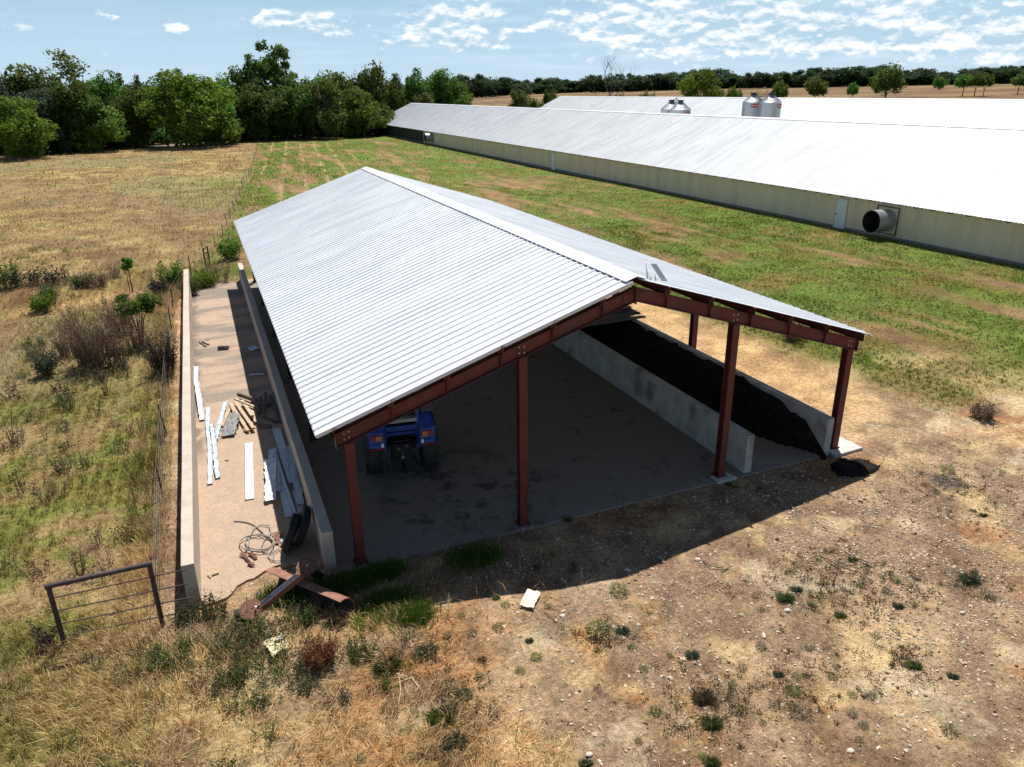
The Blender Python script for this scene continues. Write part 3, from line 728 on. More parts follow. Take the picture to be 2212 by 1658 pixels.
# black litter heap between the two right-hand walls
def heap():
    nx, ny = 26, 90; V = []; F = []
    for j in range(ny + 1):
        for i in range(nx + 1):
            u = i / nx; x = 10.30 + (12.605 - 10.30) * u; y = -.35 + (17.0 + .35) * j / ny
            front = 2.6 - 2.85 * max(0, (u - .5) / .5) ** .9
            if u < .5: front = 2.6 + (.5 - u) * 1.2
            s = y - front + (float(fbm(x * 2.2, y * 2.2, 21)) - .5) * .6
            h = 1.02 * (1 - math.exp(-max(0, s) / .75)) * (.62 + .38 * u) + (float(fbm(x * 3, y * 3, 22)) - .5) * .28 * min(1, max(0, s) * 2) + (float(fbm(x * 11, y * 11, 29)) - .5) * .10 * min(1, max(0, s) * 4)
            V.append((x, y, slab_z(x) + (h if s > 0 else -.06)))
    for j in range(ny):
        for i in range(nx): a = j * (nx + 1) + i; F.append((a, a + 1, a + nx + 2, a + nx + 1))
    o = np_mesh('litter_heap', np.array(V), np.array(F), M_litter, smooth=True)
    tag(o, 'long heap of black litter lying between the two right walls', 'litter heap')
    # litter lump by the last post, black and shaped to fill the roof-corner shadow
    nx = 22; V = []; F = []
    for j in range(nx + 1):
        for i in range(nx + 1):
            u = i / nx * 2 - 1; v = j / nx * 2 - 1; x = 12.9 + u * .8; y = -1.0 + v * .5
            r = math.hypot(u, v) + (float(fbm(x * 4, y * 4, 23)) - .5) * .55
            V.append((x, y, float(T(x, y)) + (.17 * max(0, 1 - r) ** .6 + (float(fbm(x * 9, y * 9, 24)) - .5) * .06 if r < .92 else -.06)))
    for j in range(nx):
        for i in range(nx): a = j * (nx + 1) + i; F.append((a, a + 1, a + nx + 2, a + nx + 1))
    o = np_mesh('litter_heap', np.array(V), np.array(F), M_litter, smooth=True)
    tag(o, 'small black litter spill filling the roof-corner shadow by the front right post', 'litter heap')
heap()

# ---------------------------------------------------------------- long poultry houses
def fan_part(parent, x, y, z, dia, ln, name='exhaust_fan'):
    """round discharge cone standing off a square frame on the wall (wall face at x, looking to -x)"""
    r = dia / 2
    mb = MB(); s = r + .12; t = .05
    for (a, b) in (((y - s, z - s), (y + s, z - s)), ((y - s, z + s), (y + s, z + s)), ((y - s, z - s), (y - s, z + s)), ((y + s, z - s), (y + s, z + s))):
        mb.bar((x - .10, a[0], a[1]), (x - .10, b[0], b[1]), t, t)
    f = mb.build(name, M_darksteel, parent)
    mb = MB(); mb.lathe([(r * .93, x - .02), (r * .93, x - ln * .45), (r * .97, x - ln * .5), (r * .97, x - ln * .8), (r, x - ln), (r - .02, x - ln)], 40, 'x', (0, y, z)); mb.lathe([(r - .02, x - ln), (r - .05, x - ln * .8), (r * .9, x - .02)], 40, 'x', (0, y, z), 1)
    # lathe about x spins (y,z)
    mb.build('fan_cone', [M_galvfan, M_darksteel], f, smooth=False)
    mb = MB(); mb.lathe([(0, x - .16), (r * .9, x - .16), (r * .9, x - .14), (0, x - .14)], 32, 'x', (0, y, z))
    for k in range(7): zz = z - r * .75 + k * r * .25; mb.box(x - .19, x - .165, y - math.sqrt(max(.01, (r * .85) ** 2 - (zz - z) ** 2)), y + math.sqrt(max(.01, (r * .85) ** 2 - (zz - z) ** 2)), zz - .02, zz + .02)
    mb.build('fan_shutter', M_darksteel, f)
def door_part(parent, x, y, z0, w=.95, h=2.03):
    mb = MB(); mb.box(x - .06, x - .015, y - w / 2, y + w / 2, z0, z0 + h); d = mb.build('door', M_whitepaint, parent, bevel=.006)
    mb = MB(); t = .07
    mb.box(x - .08, x - .012, y - w / 2 - t, y - w / 2 - .004, z0 - .02, z0 + h + t); mb.box(x - .08, x - .012, y + w / 2 + .004, y + w / 2 + t, z0 - .02, z0 + h + t); mb.box(x - .079, x - .013, y - w / 2 - .004, y + w / 2 + .004, z0 + h + .004, z0 + h + t)
    mb.build('door_frame', M_trim, d)
    mb = MB(); mb.box(x - .13, x - .06, y + w / 2 - .14, y + w / 2 - .05, z0 + .97, z0 + 1.03); mb.build('handle', M_darksteel, d)
def ribbed_wall(x, ya, yb, z0, z1, pitch=.23, h=.022):
    P_ = []; y = ya
    while y < yb - 1e-6:
        P_ += [(y, 0), (min(y + pitch * .6, yb), 0), (min(y + pitch * .72, yb), h), (min(y + pitch * .88, yb), h)]; y += pitch
    P_.append((yb, 0)); P_ = np.array(P_); n = len(P_)
    V = np.concatenate([np.stack([x - P_[:, 1], P_[:, 0], np.full(n, z0)], 1), np.stack([x - P_[:, 1], P_[:, 0], np.full(n, z1)], 1)])
    V = np.concatenate([V, V + np.array([.06, 0, 0])]); i = np.arange(n - 1)
    F = np.concatenate([np.stack([i, i + 1, i + 1 + n, i + n], 1), np.stack([i + 1 + 2 * n, i + 2 * n, i + 3 * n, i + 1 + 3 * n], 1)])
    return V, F
def house(xw, hw, ya, yb, zb, ze, zr, label, detailed):
    h = empty('poultry_house', (xw + hw, (ya + yb) / 2, zb)); O = Vector(h.location)
    tag(h, label, 'poultry house')
    def put(o): o.parent = h; o.matrix_parent_inverse = Matrix.Translation(-O); return o
    xr = xw + hw; eo = .5; sl = (zr - ze) / (hw + eo)
    for s in (-1, 1):
        V, F = ribbed_sheet(xr + s * (hw + eo), zb + ze, xr + s * .02, zb + zr, ya - .6, yb + .7, .305, .024, .06, .03, 0, thick=.02, wob=.003, seed=5)
        o = np_mesh('roof_panel', V, F, M_white); fixn(o); put(o)
    mb = MB(); mb.add([(xr - .3, ya - .62, zb + zr - .3 * sl + .05), (xr, ya - .62, zb + zr + .05), (xr + .3, ya - .62, zb + zr - .3 * sl + .05), (xr - .3, yb + .72, zb + zr - .3 * sl + .05), (xr, yb + .72, zb + zr + .05), (xr + .3, yb + .72, zb + zr - .3 * sl + .05)], [(0, 1, 4, 3), (1, 2, 5, 4)])
    put(mb.build('ridge_cap', M_white))
    # walls: gables and far side plain, near side ribbed siding
    mb = MB(); top = zb + ze + .42 * sl
    mb.prism([(xw + .1, yb, zb), (xr * 2 - xw, yb, zb), (xr * 2 - xw, yb, zb + ze + .45 * sl), (xr, yb, zb + zr - .05), (xw + .1, yb, zb + ze + .45 * sl)], (0, -.12, 0))
    mb.prism([(xw + .1, ya, zb), (xr * 2 - xw, ya, zb), (xr * 2 - xw, ya, zb + ze + .45 * sl), (xr, ya, zb + zr - .05), (xw + .1, ya, zb + ze + .45 * sl)], (0, .12, 0))
    mb.box(2 * xr - xw - .1, 2 * xr - xw - .002, ya + .13, yb - .13, zb - .3, zb + ze + .3 * sl)
    put(mb.build('gable_wall', M_beige))
    mb = MB(); mb.box(xw - .02, xw + .1, ya, yb, zb - .4, zb + .22); put(mb.build('foundation', M_found))
    if detailed:
        V, F = ribbed_wall(xw, ya, 122.9, zb + .22, zb + ze + .36 * sl); o = np_mesh('siding_wall', V, F, M_beige); put(o)
        V, F = ribbed_wall(xw, 123.4, 134.2, zb + .22, zb + ze + .36 * sl); o = np_mesh('siding_wall', V, F, M_beige); put(o)
        mb = MB(); mb.box(xw - .05, xw + .04, 122.92, 123.38, zb + .1, zb + ze + .3 * sl); put(mb.build('corner_trim', M_trim))
        # recessed dark curtain openings at the far end
        for (a, b) in ((134.6, 154.3), (155.4, yb - .3)):
            mb = MB(); mb.box(xw + .1, xw + .16, a, b, zb + .3, zb + ze + .1)
            k = a + 2
            while k < b: mb.box(xw + .02, xw + .1, k - .04, k + .04, zb + .3, zb + ze); k += 3
            put(mb.build('curtain', M_curtain))
            mb = MB(); mb.box(xw - .12, xw + .1, a - .2, b + .15, zb + ze - .16, zb + ze - .02); put(mb.build('curtain_rail', M_darksteel))
        mb = MB(); mb.box(xw - .04, xw + .1, 154.35, 155.35, zb, zb + ze); put(mb.build('corner_trim', M_darksteel))
        mb = MB(); mb.box(xw - .04, xw + .1, 134.22, 134.58, zb, zb + ze); put(mb.build('corner_trim', M_trim))
        e1 = empty('door', O); bpy.data.objects.remove(e1)
        for y in (27.1, 75.1):
            door_part(None, xw, y, zb + .02)
            for o in [q for q in COL.objects if q.name.startswith('door') and q.parent is None]: put(o)
        for (y, z, d, l) in ((23.05, 1.22, 1.5, 1.45), (128.6, 1.35, 1.5, 1.45)):
            fan_part(None, xw, y, zb + z, d, l)
            for o in [q for q in COL.objects if q.name.startswith('exhaust_fan') and q.parent is None]: put(o)
        # rafter tails under the eave and the fascia
        mb = MB(); mb.box(-.22, .22, -.05, .05, -.05, .05); pr = mb.build('rafter_tail', M_darksteel); rm = pr.data; bpy.data.objects.remove(pr)
        y = 11.0; rest = MB()
        for k in range(137):
            if k < 99: o = bpy.data.objects.new('rafter_tail', rm); COL.objects.link(o); o.location = (xw - .24, y, zb + ze - .05); put(o)
            else: rest.box(xw - .46, xw - .02, y - .05, y + .05, zb + ze - .10, zb + ze)
            y += 1.22
        o = put(rest.build('rafter_tail', M_darksteel)); o['kind'] = 'stuff'
    else:
        V, F = ribbed_wall(xw, ya, yb, zb + .22, zb + ze + .36 * sl, .46); put(np_mesh('siding_wall', V, F, M_beige))
house(39.9, 9.5, -24, 177.6, .02, 2.42, 6.78, 'nearer long poultry house with beige ribbed walls, white doors and fan', True)
house(80.2, 9.8, -10, 176.8, .95, 2.45, 6.9, 'farther long poultry house behind the feed bins, only its white roof showing', False)

# ---------------------------------------------------------------- feed bins
def silo(x, y, dia, ztop, label, sign_az):
    zg = float(T(x, y)); r = dia / 2; cone = r * .64; neck = .28; ze = ztop - cone - neck
    s = empty('feed_bin', (x, y, zg)); tag(s, label, 'feed bin', 'galvanised feed bins between the poultry houses')
    H = ze - zg
    mb = MB(); prof = []
    z = 2.1
    n = int((H - z) / .2)
    for i in range(n + 1):
        zz = z + (H - z) * i / n; prof += [(r, zz), (r + .018, zz + (H - z) / n * .5)] if i < n else [(r, zz)]
    mb.lathe(prof, 40, 'z'); mb.build('bin_wall', M_siloskin, s, smooth=True)
    mb = MB(); mb.lathe([(.25, .75), (r, 2.1)], 32, 'z'); mb.build('hopper', M_siloskin, s, smooth=True)
    mb = MB(); mb.lathe([(r + .05, H - .02), (.36, H + cone)], 40, 'z')
    for k in range(20):
        a = 2 * math.pi * k / 20; ca, sa = math.cos(a), math.sin(a); mb.bar((ca * (r + .03), sa * (r + .03), H + .0), (ca * .38, sa * .38, H + cone), .03, .03, (0, 0, 1))
    mb.build('bin_roof', M_siloskin, s)
    mb = MB(); mb.lathe([(.36, H + cone - .03), (.36, H + cone + .16), (.44, H + cone + .17), (.44, H + cone + .30), (0, H + cone + neck)], 24, 'z'); mb.build('lid', M_darksteel, s)
    for k in range(6):
        a = 2 * math.pi * k / 6 + .3; mb = MB(); mb.bar((math.cos(a) * (r + .04), math.sin(a) * (r + .04), -.1), (math.cos(a) * (r + .04), math.sin(a) * (r + .04), 2.5), .08, .08); mb.build('leg', M_siloskin, s)
    # ladder up the wall and the cone, on the side facing its neighbour
    mb = MB(); a = sign_az[1]; d = Vector((math.cos(a), math.sin(a), 0)); t = Vector((-d.y, d.x, 0))
    p0 = d * (r + .16); p1 = p0 + Vector((0, 0, H)); p0 = p0 + Vector((0, 0, .6)); p2 = d * .5 + Vector((0, 0, H + cone + .1))
    for k in (-1, 1): mb.tube([p0 + t * .2 * k, p1 + t * .2 * k, p2 + t * .2 * k], .022, 6); mb.tube([p1 + t * .26 * k + Vector((0, 0, .45)), p2 + t * .26 * k + Vector((0, 0, .5))], .018, 6)
    for k in range(22): z = .8 + k * .3; mb.tube([d * (r + .16) + Vector((0, 0, z)) - t * .2, d * (r + .16) + Vector((0, 0, z)) + t * .2], .014, 5) if z < H else None
    for k in range(7): q = p1.lerp(p2, k / 7); mb.tube([q - t * .2, q + t * .2], .014, 5)
    for k in range(4): q = p1.lerp(p2, k / 3.2); [mb.tube([q + t * .24 * e, q + t * .26 * e + Vector((0, 0, .45))], .014, 5) for e in (-1, 1)]
    mb.build('ladder', M_darksteel, s)
    # red badge, bent to the shell
    a0 = sign_az[0]; zc = H - .46; hh = .26; ww = 1.2
    def bent(off, w, h, cut):
        m_ = MB(); N = 12; vs = []
        for i in range(N + 1):
            u = (i / N - .5) * w; hz = h * (1 - cut * max(0, abs(u) / (w / 2) - .35) / .65)
            for e in (-1, 1): an = a0 + u / r; vs.append((math.cos(an) * (r + off), math.sin(an) * (r + off), zc + e * hz))
        m_.add(vs, [(2 * i, 2 * i + 2, 2 * i + 3, 2 * i + 1) for i in range(N)]); return m_
    b = bent(.035, ww, hh + .03, .55).build('badge', M_signwhite, s); bent(.043, ww - .07, hh, .55).build('badge_field', M_signred, b)
    cu = bpy.data.curves.new('badge_lettering', 'FONT'); cu.body = 'CHORE-TIME'; cu.size = .215; cu.align_x = 'CENTER'; cu.align_y = 'CENTER'; cu.extrude = .002; cu.offset = .006
    tmp = bpy.data.objects.new('badge_lettering', cu); COL.objects.link(tmp); bpy.context.view_layer.update()
    dg = bpy.context.evaluated_depsgraph_get(); me = bpy.data.meshes.new_from_object(tmp.evaluated_get(dg)); bpy.data.objects.remove(tmp)
    for v in me.vertices:
        an = a0 + v.co.x * .86 / r; rr = r + .05 + v.co.z; v.co = Vector((math.cos(an) * rr, math.sin(an) * rr, zc + v.co.y))
    o = bpy.data.objects.new('badge_lettering', me); COL.objects.link(o); o.data.materials.clear(); o.data.materials.append(M_signwhite); o.parent = b
aw = math.atan2(-93, -64)
silo(62.6, 83.6, 2.95, 7.98, 'hindmost feed bin of the left pair, partly behind its twin', (aw + 1.35, aw + 1.25))
silo(61.6, 79.9, 2.95, 7.98, 'feed bin at the front of the left pair, red badge at its right edge', (aw + .85, aw - 1.6))
silo(68.6, 73.2, 2.7, 8.85, 'feed bin of the right pair with the badge at centre left', (aw + .12, aw + 1.0))
silo(68.2, 69.2, 2.66, 8.85, 'rightmost feed bin, its red badge near the right edge', (aw + .95, aw - 1.5))

# ---------------------------------------------------------------- trees
def leaf_cloud(rs, lobes, n, size, flat=.35, inner=.25, shape=1.5, up=.35):
    """n leaf faces spread over and through the lobes (x,y,z,rx,ry,rz,weight,tint)"""
    L = np.array(lobes, float); w = L[:, 6] / L[:, 6].sum(); k = rs.choice(len(L), n, p=w)
    # every lobe is a cluster of sprays, so crowns break up into clumps and gaps
    ns = 11; S = rs.normal(size=(len(L), ns, 3)); S /= np.linalg.norm(S, axis=2)[..., None]
    d = S[k, rs.randint(0, ns, n)] + rs.normal(size=(n, 3)) * .30; d /= np.linalg.norm(d, axis=1)[:, None]
    rad = np.where(rs.rand(n) < inner, rs.rand(n) ** .5, .72 + .48 * rs.rand(n))
    # clumps: pull towards a set of directions so that each lobe is knobbly
    P = L[k, :3] + d * L[k, 3:6] * rad[:, None]
    P += rs.normal(size=(n, 3)) * size * .35
    nn = d + rs.normal(size=(n, 3)) * .75 + np.array([0, 0, up]); nn /= np.linalg.norm(nn, axis=1)[:, None]
    a = np.cross(nn, rs.normal(size=(n, 3))); a /= np.linalg.norm(a, axis=1)[:, None]; b = np.cross(nn, a)
    s = size * (.6 + .8 * rs.rand(n))[:, None]
    V = np.stack([P - a * s * shape * .5, P - b * s * .42 + nn * s * .1, P + a * s * shape * .5, P + b * s * .42 + nn * s * .1], 1).reshape(-1, 3)
    F = np.arange(n * 4).reshape(n, 4)
    tint = np.clip(L[k, 7] + rs.normal(size=n) * .22, 0, 1)
    return V, F, np.repeat(tint, 4)
def crown_lobes(rs, rx, rz, zc, n, lr, flatb=.5, lean=(0, 0), taper=0.0):
    out = []
    for i in range(n):
        d = rs.normal(size=3); d /= np.linalg.norm(d); q = .35 + .5 * rs.rand() ** .6
        if d[2] < -.2: d[2] *= flatb
        z = d[2] * q; t = 1 - taper * max(0, z)
        r = lr * (.5 + .85 * rs.rand())
        out.append((d[0] * rx * q * t + lean[0] * (z + .3), d[1] * rx * q * t + lean[1] * (z + .3), zc + z * rz, r * rx, r * rx, r * rx * (.75 + .2 * rs.rand()), r ** 2, .25 + .5 * rs.rand()))
    return out
def trunk_mb(rs, h, r, spread, zc, nb=7, lean=(0, 0)):
    mb = MB(); top = Vector((lean[0] * .6, lean[1] * .6, h))
    pts = [Vector((0, 0, -.4)), Vector((0, 0, .2)), Vector((lean[0] * .15 + rs.normal() * .1, lean[1] * .15, h * .35)), Vector((lean[0] * .35, lean[1] * .35 + rs.normal() * .15, h * .7)), top]
    mb.tube(pts, [r * 1.5, r * 1.15, r * .85, r * .5, r * .12], 7)
    for i in range(nb):
        f = .25 + .6 * rs.rand(); p = Vector(pts[2]).lerp(Vector(pts[4]), f) if f > .35 else Vector(pts[1]).lerp(Vector(pts[2]), f / .35 * .9 + .1)
        a = 2 * math.pi * (i / nb + .1 * rs.rand()); L_ = spread * (.5 + .4 * rs.rand())
        q = p + Vector((math.cos(a) * L_ * .5, math.sin(a) * L_ * .5, L_ * .35)); e = p + Vector((math.cos(a) * L_, math.sin(a) * L_, L_ * (.55 + .3 * rs.rand())))
        mb.tube([p, q, e], [r * .42, r * .26, r * .06], 5)
    return mb
PROT = {}
def tree_proto(key, seed, H, W, n, leaf, mat, kind='round', cbase=.12, lobes=22, lr=.36, tr=.02, lean=0.0):
    """unit tree meshes kept for copies: crown and trunk, H tall, W wide"""
    rs = np.random.RandomState(seed); ln = (lean * H, lean * H * .3)
    if kind == 'round': L = crown_lobes(rs, W / 2, H * (1 - cbase) / 2, H * (1 + cbase) / 2, lobes, lr, .8, ln)
    elif kind == 'wide': L = crown_lobes(rs, W / 2, H * (1 - cbase) / 2, H * (1 + cbase) / 2, lobes, lr, .35, ln)
    elif kind == 'cone': L = crown_lobes(rs, W / 2, H * (1 - cbase) / 2, H * (1 + cbase) / 2 * .93, lobes, lr, .9, ln, .75)
    elif kind == 'airy': L = crown_lobes(rs, W / 2, H * (1 - cbase) / 2, H * (1 + cbase) / 2, lobes, lr, .7, ln, .3)
    elif kind == 'under':
        L = []
        for i in range(lobes): a = rs.rand() * 6.28; q = rs.rand() ** .5; L.append((math.cos(a) * W / 2 * q, math.sin(a) * W / 2 * q, H * (.25 + .4 * rs.rand()), lr * W / 2, lr * W / 2, H * .35, 1, .2 + .5 * rs.rand()))
    V, F, ti = leaf_cloud(rs, L, n, leaf, inner=.3 if kind != 'airy' else .5, shape=1.6)
    q0, q1 = np.percentile(V[:, 2], .2), np.percentile(V[:, 2], 99.7); lo_ = H * cbase if kind != 'under' else 0
    V[:, 2] = lo_ + (V[:, 2] - q0) / (q1 - q0) * (H - lo_)
    for a_ in (0, 1): c_ = np.percentile(V[:, a_], [.7, 99.3]); V[:, a_] = (V[:, a_] - c_.mean()) / (c_[1] - c_[0]) * W + (ln[a_] * .3 if kind == 'airy' else 0)
    cm = np_mesh('crown', V, F, mat, {'tint': ti}, link=False)
    mb = trunk_mb(rs, H * .82, H * tr, W * .42, 0, 8, ln); to = mb.build('trunk', M_bark); tm = to.data; bpy.data.objects.remove(to)
    PROT[key] = (cm, tm, H, W)
def put_tree(key, loc, H, W, label, group=None, name='tree', rz=None, cat='tree', mat=None, rnd=random.Random(11)):
    cm, tm, h, w = PROT[key]
    e = empty(name, loc, rnd.uniform(0, 6.28) if rz is None else rz); tag(e, label, cat, group)
    for nm, me in (('crown', cm), ('trunk', tm)):
        if me is None: continue
        o = bpy.data.objects.new(nm, me); COL.objects.link(o); o.parent = e
        if nm == 'crown' and mat is not None:
            o.material_slots[0].link = 'OBJECT'; o.material_slots[0].material = mat
    e.scale = (W / w, W / w, H / h)
    return e
def Hpx(loc, pytop):
    """height of a thing standing at loc whose top is seen at row pytop of the photograph"""
    lo, hi = 0, 80
    for _ in range(40):
        mdl = (lo + hi) / 2; d = np.array([loc[0], loc[1], loc[2] + mdl]) - CAM; f = d @ FWD
        if f > 1.0 and PH / 2 - FPX * (d @ UPV) / f > pytop: lo = mdl
        else: hi = mdl
    return lo
def Wpx(loc, w): return w * (np.array(loc) - CAM) @ FWD / FPX
tree_proto('oak1', 1, 16, 13, 9000, .42, L_mid, 'round', .02, 34, .33)
tree_proto('oak2', 2, 16, 12, 9000, .42, L_dark, 'round', .02, 30, .36)
tree_proto('oak3', 3, 17, 13, 9000, .40, L_mid, 'round', .0, 40, .28)
tree_proto('bright', 4, 15, 14, 12000, .36, L_bright, 'round', .03, 56, .25)
tree_proto('tall', 5, 20, 10, 8000, .40, L_dark, 'airy', .05, 36, .30)
tree_proto('wind', 6, 22, 11, 7500, .42, L_dark, 'airy', .0, 40, .26, lean=-.10)
tree_proto('feather', 7, 19, 12, 5200, .34, L_olive, 'airy', .0, 42, .26, lean=-.04)
tree_proto('olive', 8, 14, 8, 6000, .38, L_olive, 'round', .05, 30, .32)
tree_proto('bush', 9, 4, 7, 2600, .32, L_dark, 'under', 0, 14, .4, .02)
tree_proto('far1', 21, 14, 13, 1500, .75, L_far, 'round', .0, 20, .36)
tree_proto('far2', 22, 14, 11, 1500, .72, L_far, 'round', .0, 18, .38)
tree_proto('far3', 23, 15, 9, 1300, .7, L_far, 'airy', .0, 18, .34)
tree_proto('field1', 24, 10, 11, 3800, .42, L_mid, 'wide', .22, 24, .34, .028)
tree_proto('field2', 25, 7, 6.5, 2400, .36, L_mid, 'wide', .42, 16, .36, .024)
tree_proto('cedar', 26, 9, 6, 3600, .32, L_olive, 'cone', .02, 26, .34)

ROW = [  # key, centre px, top row, base px row or distance, width px, material, label
 ('bright', 12, 212, 150, 150, L_bright, 'low yellow-green tree at the far left edge of the wood'),
 ('oak3', 40, 152, 172, 130, L_mid, 'olive-green tree rising behind the yellow-green one at the far left'),
 ('oak2', -40, 158, 170, 120, L_grey, 'grey-green tree cut by the left edge of the picture'),
 ('oak1', 62, 196, 158, 110, L_grey, 'grey-green leafy tree in front of the feathery one'),
 ('feather', 112, 112, 172, 150, L_olive, 'tall feathery wind-blown tree, pale olive, left end of the wood'),
 ('oak2', 158, 172, 160, 100, L_dark, 'dark tree right below the feathery one'),
 ('oak3', 212, 160, 172, 110, L_mid, 'mid-green tree between the feathery tree and the big yellow-green crown'),
 ('oak1', 190, 205, 160, 120, L_mid, 'lower bushy tree standing before the wood, left of the big crown'),
 ('tall', 262, 162, 180, 60, L_dark, 'dark slim tree just right of the mid-green one'),
 ('tall', 300, 166, 182, 42, L_dark, 'thin sprig-topped tree beside the big yellow-green crown'),
 ('oak2', 275, 190, 168, 90, L_dark, 'dark tree filling the gap left of the big yellow-green crown'),
 ('bright', 395, 156, 163, 185, L_bright, 'biggest round yellow-green tree in the middle of the left wood'),
 ('tall', 392, 152, 190, 50, L_dark, 'dark treetop peeping over the big yellow-green crown'),
 ('oak1', 462, 188, 170, 100, L_mid, 'fresh green tree leaning right of the big yellow-green crown'),
 ('olive', 486, 236, 166, 44, L_mid, 'small leaning green tree at the edge of the lane'),
 ('oak3', 478, 164, 192, 100, L_mid, 'mid-green crown behind, left of the two tallest trees'),
 ('tall', 545, 122, 190, 74, L_dark, 'tall dark tree left of the tallest wind-swept one'),
 ('wind', 612, 96, 188, 110, L_dark, 'tallest tree of the wood with wind-swept ragged top'),
 ('oak2', 560, 178, 178, 120, L_dark, 'dark broad tree below the tall dark one'),
 ('oak2', 632, 164, 180, 110, L_dark, 'dark broad tree below the tallest tree'),
 ('olive', 700, 170, 176, 76, L_olive, 'pale olive upright tree in front, past the tallest one'),
 ('oak3', 690, 158, 196, 100, L_mid, 'green crown behind the pale olive tree'),
 ('oak1', 742, 160, 196, 90, L_mid, 'mid-green crown between the pale olive tree and the dark dome'),
 ('oak1', 780, 194, 182, 94, L_mid, 'round bushy tree at the corner of the nearer poultry house'),
 ('oak2', 805, 142, 204, 86, L_dark, 'dark dome-shaped tree above the corner of the poultry house'),
 ('tall', 855, 162, 212, 60, L_dark, 'dark narrow tree right of the dark dome'),
 ('tall', 902, 150, 214, 58, L_dark, 'tall dark green tree behind the poultry house gable'),
 ('oak1', 955, 153, 222, 90, L_mid, 'green tree above the end of the poultry house roof'),
 ('oak1', 998, 178, 224, 64, L_mid, 'last leafy tree at the right end of the left wood'),
 ('olive', 905, 202, 208, 60, L_olive, 'low olive tree against the poultry house roof'),
 ('oak2', 850, 196, 212, 70, L_dark, 'dark low tree between the round bushy tree and the olive one'),
 ('oak3', 345, 172, 186, 100, L_dark, 'dark crown behind the big yellow-green tree, left side'),
 ('oak2', 520, 205, 176, 80, L_dark, 'dark low tree left of the dark broad ones'),
 ('oak3', 0, 168, 186, 110, L_dark, 'dark crown behind the far left trees'),
]
for key, px, top, dist, w, mt, lab in ROW:
    p = at_dist(px, dist); put_tree(key, p, Hpx(p, top), Wpx(p, w), lab, 'trees of the wood on the left', rz=None if key not in ('wind', 'feather') else R(22), mat=mt)
# dark understorey: bushes along the foot of the wood
rr = random.Random(5)
for i, px in enumerate(range(-40, 830, 22)):
    if 318 < px < 400: continue
    p = at_dist(px + rr.uniform(-8, 8), 156 + .032 * px + rr.uniform(3, 12)); put_tree('bush', p, rr.uniform(3.5, 7), rr.uniform(7, 11), 'dark bush in the shaded foot of the left wood', 'bushes at the foot of the left wood', 'bush', cat='bush')
for i, px in enumerate(range(-30, 1010, 52)):
    p = at_dist(px + rr.uniform(-12, 12), 196 + .028 * px + rr.uniform(0, 14)); put_tree(('oak2', 'oak3')[i % 2], p, Hpx(p, 176 + rr.uniform(-2, 14)), rr.uniform(10, 14), 'dark tree in the back row of the left wood, mostly hidden', 'back row of the left wood', mat=L_dark)

# distant treeline beyond the fields
base = lambda px: float(np.interp(px, [950, 1024, 1105, 1185, 1421, 1605, 1790, 1964, 2212, 2400], [560, 590, 600, 610, 620, 600, 590, 600, 600, 600]))
tops = lambda px: float(np.interp(px, [960, 1024, 1110, 1180, 1235, 1290, 1400, 1480, 1540, 1640, 1740, 1800, 1850, 1900, 1950, 1975, 2060, 2110, 2150, 2230, 2400], [166, 166, 170, 172, 174, 164, 165, 156, 152, 158, 152, 150, 142, 145, 160, 150, 158, 146, 144, 140, 140]))
px = 985.0; i = 0
while px < 2260:
    for row in (0, 1):
        p = at_dist(px + rr.uniform(-6, 6), base(px) + row * 28 + rr.uniform(-8, 8))
        h = Hpx(p, tops(px) + rr.uniform(-6, 11) + (3 if row == 0 else 0))
        if h < 3: h = 8
        put_tree(('far1', 'far2', 'far3')[rr.randrange(3)], p, h, rr.uniform(9, 18), 'dark green tree in the distant treeline beyond the fields', 'distant treeline beyond the fields')
    px += rr.uniform(11, 15); i += 1
# single trees in the fields
FT = [('cedar', 1120, 194, 205, 42, L_olive, 'conical olive-green tree behind the ridge of the nearer poultry house', 'tree'),
 ('field1', 1192, 192, 215, 40, L_dark, 'dark ragged tree at the end of the farther poultry house', 'tree'),
 ('bush', 1155, 208, 210, 30, L_dark, 'low dark bush beside the dark ragged tree', 'bush'),
 ('bush', 1338, 200, 230, 24, L_olive, 'small bush at the foot of the bare tree', 'bush'),
 ('bush', 1393, 198, 235, 26, L_mid, 'left bush of two behind the farther poultry house ridge', 'bush'),
 ('bush', 1408, 199, 235, 16, L_mid, 'right bush of two behind the farther poultry house ridge', 'bush'),
 ('bright', 1514, 152, 215, 92, L_bright, 'bright yellow-green tree above the farther poultry house roof', 'tree'),
 ('field2', 1583, 188, 220, 26, L_bright, 'small bright tree left of the taller feed bins', 'tree'),
 ('bush', 1598, 193, 221, 16, L_dark, 'small dark bush beside the small bright tree', 'bush'),
 ('field2', 1684, 175, 236, 34, L_mid, 'small tree directly behind the right feed bins', 'tree'),
 ('field2', 1763, 166, 240, 48, L_mid, 'forked tree on bare stems, first right of the feed bins', 'tree'),
 ('field2', 1842, 179, 262, 22, L_mid, 'smallest lone tree on a thin stem in the field', 'tree'),
 ('field1', 1915, 139, 262, 68, L_mid, 'largest lone dark tree standing in the stubble field', 'tree'),
 ('field2', 2081, 161, 285, 36, L_mid, 'left umbrella-shaped tree of the clump in the field', 'tree'),
 ('field2', 2107, 158, 285, 34, L_mid, 'middle umbrella-shaped tree of the clump in the field', 'tree'),
 ('field2', 2126, 159, 290, 30, L_mid, 'right umbrella-shaped tree of the clump in the field', 'tree'),
 ('field2', 2200, 162, 300, 36, L_dark, 'lone tree cut by the right edge of the picture', 'tree'),
 ('bush', 2030, 166, 420, 26, L_mid, 'bush at the edge of the field before the distant treeline', 'bush')]
